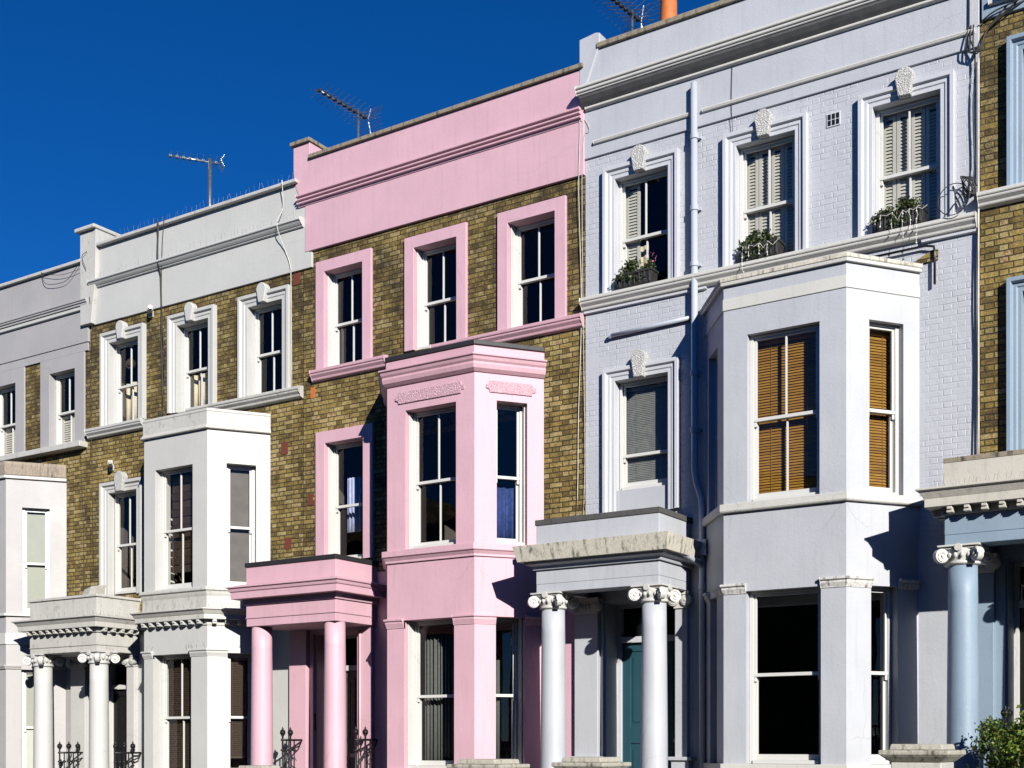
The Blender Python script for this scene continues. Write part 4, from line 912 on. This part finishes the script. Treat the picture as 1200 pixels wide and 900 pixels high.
# ---- blue trimmed brick house (x 5.6 to 11.2)
def house_blue():
    x0, x1, dz, q, zg = 5.6, 11.2, .22, 5.6, gz(8.4) - .4
    h = new_house('brown brick terraced house at the right edge, with light blue window surrounds and column', x0)
    ops2 = [(.507 + q, 1.357 + q, 8.505, 10.16), (2.39 + q, 3.23 + q, 8.505, 10.16), (4.277 + q, 5.13 + q, 8.505, 10.16)]
    op1 = [(.505 + q, 1.357 + q, 5.2, 7.22)]
    mo = [(2.25 + q, 4.55 + q, 5.15, 7.15), (2.25 + q, 4.55 + q, 1.7, 3.8), (.30 + q, 1.47 + q, .92, 4.0)]
    facade(h, x0, x1, zg, 4.5, 10.66, pad(ops2) + pad(op1) + mo, 'brick', 'sky')
    house_shell(h, x0, x1, zg, 11.7, 'brick'); rooms(h, x0, x1, [.9, 4.5, 8.1, 10.8], [q + 1.9])
    top_windows(h, ops2, 9.3, .175, .10, 'sky', True)
    w1 = window(h, T0, .505 + q, 1.357 + q, 5.3, 7.22, 6.15, (1, 1), .12); s = MB(); s.arch(.505 + q, 1.357 + q, 5.2, 7.22, ARCH(.175, .10)); s.build('surround', 'sky', w1, .006)
    string_course(h, 5.60, 11.15, 8.51, 8.33, .15, 'lav_white')
    parapet(h, 5.63, x1, 10.66, 12.1, 'sky', .04); b = MB(); b.sweep([(5.75, -.04), (x1, -.04)], [(-.02, 11.6), (.2, 11.58), (.2, 11.5), (.05, 11.3), (-.02, 11.3)]); b.build('cornice', 'lav_white', h)
    b = MB(); b.sweep([(5.72, -.04), (x1, -.04)], [(-.02, 10.86), (.05, 10.86), (.05, 10.80), (-.02, 10.79)]); b.build('moulding', 'lav_white', h, .004)
    b = MB(); b.box(5.63, x1, -.1, .4, 12.1, 12.17); b.build('coping', 'mossy', h, .01)
    mould = [([(-.05, 5.065), (.062, 5.065), (.062, 4.97), (-.05, 4.95)], 'lav_white', .006), ([(-.25, 8.02), (.06, 8.02), (.06, 7.92), (-.25, 7.92)], 'stone', .008)]
    bay(h, dict(xl=2.572 + q, xr=4.205 + q, cw=.66, front=(2.90 + q, 3.865 + q), cant=(.308, .777), z=(5.07, 7.245), zm=6.15, gfront=(2.885 + q, 3.882 + q), gcant=(.334, .70), gz=(1.68, 3.92), gzm=2.83,
                bars=(1, 1), gbars=(0, 0), mat='sky', base=zg, ztop=7.95, mould=mould, top=8.0, cap=(3.89, 4.02), capmat='lav_white'), None)
    po = porch(h, dict(xl=5.432, xr=7.36, yf=-1.05, coping=(5.015, 5.075), cornice=(4.485, 4.70), frieze=(4.05, 4.40), out=.27, style='mod', mat='sky', cmat='cream', kmat='mossy', cout=.01,
                  cols=(5.60, 7.19), floor=.92, capital='lav_white', pil=((5.40, 5.79), (7.14, 7.33)), spikes=True))
    b = MB(); b.sweep([(5.432, -.004), (5.432, -1.05), (7.36, -1.05), (7.36, -.004)], [(-.02, 5.014), (.006, 5.014), (.006, 4.74), (-.02, 4.74)]); b.build('blocking_course', 'cream', po)
    door_set(h, .315 + q, 1.455 + q, .92, 3.42, .42, 'blackpaint', 'frame', 4.0, 'sky'); steps(h, 5.35, 7.4, .9, -1.15, zg)
    b = MB(); b.box(6.02, 6.30, -.3, -.05, 10.93, 11.0); b.tube([(6.1, -.05, 10.96), (6.1, .0, 10.75)], .02); b.build('floodlight', 'white_weather', h, .01)
    cable(h, [(5.62, -.06, 10.62), (5.8, -.08, 10.70), (6.2, -.08, 10.78), (6.6, -.08, 10.95)], .010)
    return h

M['capstone'] = stained_stone('lichen_stone_cap', (0.399, 0.383, 0.323), .8)
M['spike'] = simple('dull_plastic_spike', (.20, .20, .19), .6)
M['stone_cap'] = stained_stone('carved_stone_capital', (0.595, 0.586, 0.561), .75)
HA, HB, HC, HD, HE = house_lilac(), house_white(), house_pink(), house_lavender(), house_blue()

# ------------------------------------------------------------------ things on, in and in front of the houses
def aerial(label, base, h, ax, length, n, span, mat, tilt=0.0, refl=1.0, xelem=True, mr=.022):
    t = thing('tv_aerial', label, 'aerial', base, 'television aerials on the roofs')
    x, y, z = base; ax = Vector(ax).normalized(); top = Vector((x, y, z + h)); side = ax.cross(Vector((0, 0, 1))).normalized(); up = Vector((0, 0, 1))
    b = MB(); b.tube([(x, y, z), (x, y, z + h)], mr, 10); b.build('mast', 'alu', t)
    p0 = top - up * .06; st = p0 - ax * length * .22; en = p0 + ax * length * .78
    b = MB(); b.tube([tuple(st), tuple(en)], .013, 6); b.build('boom', 'alu', t)
    for i in range(n):
        b = MB(); cl = MB()
        c = st + (en - st) * ((i + .5) / n + .04) ; s_ = span * (1 - .25 * i / n)
        if xelem:
            for sg in (1, -1):
                for sz in (.35, -.35): b.tube([tuple(c), tuple(c + side * s_ * sg + up * s_ * sz)], .0055, 4)
        else: b.tube([tuple(c - side * s_), tuple(c + side * s_)], .006, 4)
        a = c - ax * .03 - side * .025 - up * .025
        so = cl.o, cl.u, cl.n; cl.set((c.x, c.y), (side.x, side.y), (ax.x, ax.y)); cl.box(-.03, .03, -.025, .025, c.z - .022, c.z + .022); cl.set(*so)
        eo = b.build('element', 'alu', t); cl.build('clip', 'aludark', eo)
    if refl:
        b = MB(); c = st + ax * .02
        for sz in (1, -1):
            for k in range(4):
                q = c + up * (sz * (.04 + .075 * k) * refl) - ax * .02 * k; b.tube([tuple(q - side * span * 1.1), tuple(q + side * span * 1.1)], .006, 4)
            b.tube([tuple(c), tuple(c + up * (sz * .30 * refl) - ax * .07)], .008, 4)
        b.build('reflector', 'alu', t)
    return t
aerial('long stepped television aerial rising behind the pink parapet', (-5.58, 1.5, 11.3), 1.95, (-.05, -1, 0), 1.3, 10, .27, 'alu', refl=.75)
aerial('small television aerial on pale mast behind the white parapet', (-9.375, 1.5, 11.0), 2.32, (-.6, -.8, 0), 1.0, 8, .16, 'alu', mr=.04, refl=.4)
aerial('bristling aerial by the orange chimney pot', (.0, 1.5, 11.5), 1.80, (-.10, -1, 0), 1.3, 11, .30, 'alu')
aerial_d = None

def planter(label, x0, x1, z, rnd, flow):
    t = thing('window_box', label, 'window box', ((x0 + x1) / 2, -.06, z), 'planted window boxes')
    b = MB(); y0, y1 = -.145, .06
    b.prism([(x0 + .02, z + .001), (x1 - .02, z + .001), (x1, z + .20), (x0, z + .20)], y0, y1)
    n = 7
    for i in range(n): u = x0 + (x1 - x0) * (i + .5) / n; b.box(u - .012, u + .012, y0 - .012, y0 + .004, z + .02, z + .17)
    b.box(x0 - .012, x1 + .012, y0 - .015, y1 + .01, z + .17, z + .205); b.build('planter', 'planter', t, .006)
    b = MB(); w = (x1 - x0) / 2; leaves(b, ((x0 + x1) / 2, -.05, z + .25), (w * .95, .12, .14), 1500, .042, rnd, 26); leaves(b, ((x0 + x1) / 2, -.15, z + .12), (w * .9, .03, .10), 240, .035, rnd, 12, -.6); leaves(b, (x0 + .05, -.12, z + .16), (.10, .08, .12), 130, .045, rnd, 5); b.build('foliage', 'boxleaf', t)
    if flow: b = MB(); leaves(b, ((x0 + x1) / 2 + flow[0], -.05, z + flow[1]), (.09, .07, .09), 26, .028, rnd, 5); b.build('flowers', 'flower', t)
    return t
r_ = random.Random(3)
planter('window box with low green plants and pink flowers, under the window nearest the pink house', .60, 1.16, 8.287, r_, (.2, .36))
planter('narrow window box of trailing plants on the middle top-floor sill of the lavender house', 2.50, 3.05, 8.287, r_, None)
planter('leafy window box with orange tinted leaves on the top-floor sill nearest the brick house', 4.34, 4.95, 8.287, r_, (-.15, .22))
def lights(label, x0, x1, z, rnd):
    b = MB(); x = x0
    while x < x1:
        L = rnd.uniform(.12, .42); p = [(x, -.175, z + .19)]
        k = 0
        while k * .05 < L: k += 1; p.append((x + rnd.uniform(-.012, .012), -.178 + rnd.uniform(-.008, .006), z + .19 - .05 * k))
        b.tube(p, .003, 4)
        for q in p[1::2]: b.disc(q, (rnd.random(), rnd.random(), .3), .009, .016, 6)
        nx = x + rnd.uniform(.07, .16); b.tube([(x, -.172, z + .19), ((x + nx) / 2, -.178, z + .19 - rnd.uniform(.02, .12)), (nx, -.172, z + .19)], .0035, 4); x = nx
    o = b.build('string_lights', 'led', None, 0, ((x0 + x1) / 2, -.17, z)); tag(o, label, 'string lights', 'icicle string lights'); return o
lights('white icicle string lights draped over the middle, narrower window box', 2.55, 3.05, 8.287, r_)
lights('white icicle string lights hanging on the window box by the coiled black cable', 4.42, 4.95, 8.287, r_)

def railing(label, x, y0, y1, zb, zr):
    """guard rail at the side of a porch: y1 at the wall, y0 at the column"""
    t = thing('iron_railing', label, 'railing', (x, y1, zb), 'black iron porch railings')
    b = MB(); b.tube([(x, y1, zr), (x, y0, zr)], .018, 8); b.build('handrail', 'iron', t)
    b = MB(); b.tube([(x, y1 + .0, zr), (x + .0, y1 - .06, zr - .10), (x, y1 - .3, zr - .17), (x, y0, zr - .52)], .014, 8); b.build('stair_handrail', 'iron', t)
    b = MB(); b.tube([(x, y1, zb + .12), (x, y0, zb + .12)], .014, 8); b.build('lower_rail', 'iron', t)
    n = max(3, int((y1 - y0) / .15))
    for i in range(n + 1):
        y = y0 + .03 + (y1 - y0 - .22) * i / n; main = i % 2 == 0
        b = MB(); b.tube([(x, y, zb), (x, y, zr + (.10 if main else 0))], .016 if main else .012, 6)
        for zz in ((zr - .17, .042), (zr - .48, .036)): b.lathe(x, y, [(.008, zz[0] - .03), (zz[1], zz[0]), (.008, zz[0] + .03)], 8)
        if not main: b.tube([(x, y - .05, zr - .35), (x, y - .015, zr - .30), (x, y, zr - .22)], .007, 4); b.tube([(x, y + .05, zr - .35), (x, y + .015, zr - .30), (x, y, zr - .22)], .007, 4)
        o = b.build('baluster', 'iron', t)
        if main:
            b = MB(); b.lathe(x, y, [(.012, zr + .06), (.03, zr + .075), (.012, zr + .09), (.024, zr + .10), (.042, zr + .125), (.024, zr + .15), (.010, zr + .165), (.018, zr + .185), (.003, zr + .22)], 10)
            b.disc((x, y, zr + .125), (1, 0, 0), .05, .03, 12); b.disc((x, y, zr + .125), (0, 1, 0), .05, .03, 12); b.build('finial', 'iron', o)
    return t
railing('black iron railing by the left column of the white porch, before a grey panel', -11.20, -.66, -.02, .3, 1.56)
railing('black iron railing between the white porch and the white bay, before the black door', -9.60, -.66, -.04, .3, 1.56)
railing('black iron railing by the left column of the pink porch, against the white wall', -5.46, -.64, -.14, .5, 1.79)
railing('black iron railing right of the second pink column, in front of the brown door', -3.88, -.64, -.06, .5, 1.79)
railing('black iron railing at the left side of the light blue porch, mostly behind the shrub', 6.02, -.62, -.12, .9, 1.96)

def pier(label, x, y, zt, r, zg):
    t = thing('gate_pier', label, 'gate pier', (x, y, zg), 'stone capped front garden piers')
    b = MB(); b.box(x - r * .72, x + r * .72, y - r * .72, y + r * .72, zg, zt - .19); b.build('shaft', 'white_weather', t, .015)
    b = MB(); c = r
    for i, (r0, z0, r1, z1) in enumerate(((c * .74, zt - .19, c * .98, zt - .12), (c, zt - .12, c, zt - .065), (c * .76, zt - .065, c * .72, zt))):
        vs = [(x - r0, y - r0, z0), (x + r0, y - r0, z0), (x + r0, y + r0, z0), (x - r0, y + r0, z0), (x - r1, y - r1, z1), (x + r1, y - r1, z1), (x + r1, y + r1, z1), (x - r1, y + r1, z1)]
        b.add(vs, [(0, 3, 2, 1), (4, 5, 6, 7), (0, 1, 5, 4), (1, 2, 6, 5), (2, 3, 7, 6), (3, 0, 4, 7)])
    b.build('cap', 'capstone', t, .015); return t
pier('weathered stone pier cap left of the light blue column, the largest one in view', 5.56, -2.5, 1.715, .37, gz(5.6) - .2)
pier('stone pier cap between the two lavender columns, in front of the teal door', 1.50, -2.5, 1.555, .37, gz(1.5) - .2)
pier('stone pier cap below the pink bay, left of the first lavender column', -.05, -2.5, 1.52, .40, gz(0) - .2)
pier('stone pier cap just showing under the left pink column', -4.16, -2.5, 1.40, .30, gz(-4.1) - .2)

t = thing('shrub', 'leafy green shrub with yellow leaves at the lower right corner, beside the light blue column', 'shrub', (6.55, -1.6, gz(6.5)))
rs = random.Random(11); b = MB()
leaves(b, (6.75, -1.65, 1.38), (.80, .6, .66), 13000, .058, rs, 90); leaves(b, (6.22, -1.5, 1.50), (.32, .4, .46), 3600, .052, rs, 34); leaves(b, (6.5, -1.6, 1.75), (.5, .4, .25), 1200, .05, rs, 20); b.build('foliage', 'leaf', t)
b = MB()
for i in range(9): a = rs.uniform(-.5, .5); b.tube([(6.6 + a * .2, -1.6, gz(6.5)), (6.6 + a * .6, -1.6 + rs.uniform(-.2, .2), .8), (6.65 + a, -1.6 + rs.uniform(-.4, .4), 1.5 + rs.uniform(0, .4))], .012, 5)
b.build('stem', 'bark', t)

b = MB(); b.set((-10.45, -.45), (math.cos(R(20)), -math.sin(R(20))), (math.sin(R(20)), math.cos(R(20))))
b.add([(-.27, -.16, 4.47), (.14, -.16, 4.47), (.14, .16, 4.55), (-.27, .16, 4.55), (-.13, -.13, 4.66), (.27, -.13, 4.68), (.27, .16, 4.74), (-.13, .16, 4.72)], [(0, 3, 2, 1), (4, 5, 6, 7), (0, 1, 5, 4), (1, 2, 6, 5), (2, 3, 7, 6), (3, 0, 4, 7)])
tag(b.build('storage_box', 'solar', None, .012, (-10.45, -.45, 4.46)), 'pale slanted box lying on the white porch roof, against the brick wall', 'box')

# curtains and hanging clothes behind the panes
def curtain(name, label, cat, T, u0, u1, d, z0, z1, mat, folds=5, amp=.04, group=None):
    b = MB(*T); n = folds * 8; vs = []
    for i in range(n + 1):
        u = u0 + (u1 - u0) * i / n; dd = d + amp * math.sin(2 * math.pi * folds * i / n) + amp * .4 * math.sin(3.7 * i / n * folds)
        vs += [(u, dd, z0), (u + amp * .1 * math.sin(i), dd, (z0 + z1) / 2), (u, dd, z1)]
    b.add(vs, [(i * 3 + k, (i + 1) * 3 + k, (i + 1) * 3 + k + 1, i * 3 + k + 1) for i in range(n) for k in (0, 1)], True)
    o = b.build(name, mat, None, 0, b.P((u0 + u1) / 2, d, z0)); sm = o.modifiers.new('thickness', 'SOLIDIFY'); sm.thickness = .006
    tag(o, label, cat, group); return o
def cant_T(Fr, Pr): o, u, n, L = frame_of(Fr, Pr); return (o, u, n), L
TCR, LC = cant_T((-1.386, -.88), (-.719, 0))
TCF = ((0, -.88), (1, 0), (0, 1))
curtain('curtain', 'grey folded curtain at the left half of the pink bay ground-floor front window', 'curtain', TCF, -2.62, -2.06, .44, 1.35, 3.42, 'curtain', 8, .025, 'curtains behind the panes')
curtain('curtain', 'grey curtain inside the narrow side window at the foot of the pink bay', 'curtain', TCR, LC * .31, LC * .50, .42, 1.35, 3.0, 'curtain', 2, .03, 'curtains behind the panes')
curtain('curtain', 'cream curtain in the lower part of the leftmost top window of the white house', 'curtain', T0, -10.45, -9.95, .34, 7.9, 8.75, 'cream_cloth', 2, .03, 'curtains behind the panes')
curtain('curtain', 'cream curtain in the lower part of the middle top window of the white house', 'curtain', T0, -8.58, -8.15, .34, 7.9, 8.62, 'cream_cloth', 2, .03, 'curtains behind the panes')
curtain('curtain', 'pale curtain drawn aside behind the shutter in the window with the pink flowers', 'curtain', T0, .60, .86, .36, 8.33, 9.04, 'cream_cloth', 2, .015, 'curtains behind the panes')
curtain('curtain', 'dark blue patterned cloth in the narrow upper side window of the pink bay', 'curtain', TCR, LC * .34, LC * .68, .36, 4.8, 5.62, 'navycloth', 3, .03, 'curtains behind the panes')
curtain('shirt', 'pale blue striped cloth hanging in the window above the pink porch roof', 'clothing', T0, -4.90, -4.60, .40, 5.35, 6.28, 'shirt', 4, .035)
b = MB(); b.disc((-10.28, .30, 9.10), (.3, -1, 0), .10, .05, 18); b.disc((-10.27, .27, 9.10), (.3, -1, 0), .045, .06, 12); b.tube([(-10.28, .31, 9.0), (-10.28, .33, 8.6)], .012)
tag(b.build('wall_fan', 'dkwood', None, 0, (-10.28, .3, 9.1)), 'round dark fan behind the pane of the leftmost top window of the white house', 'fan')
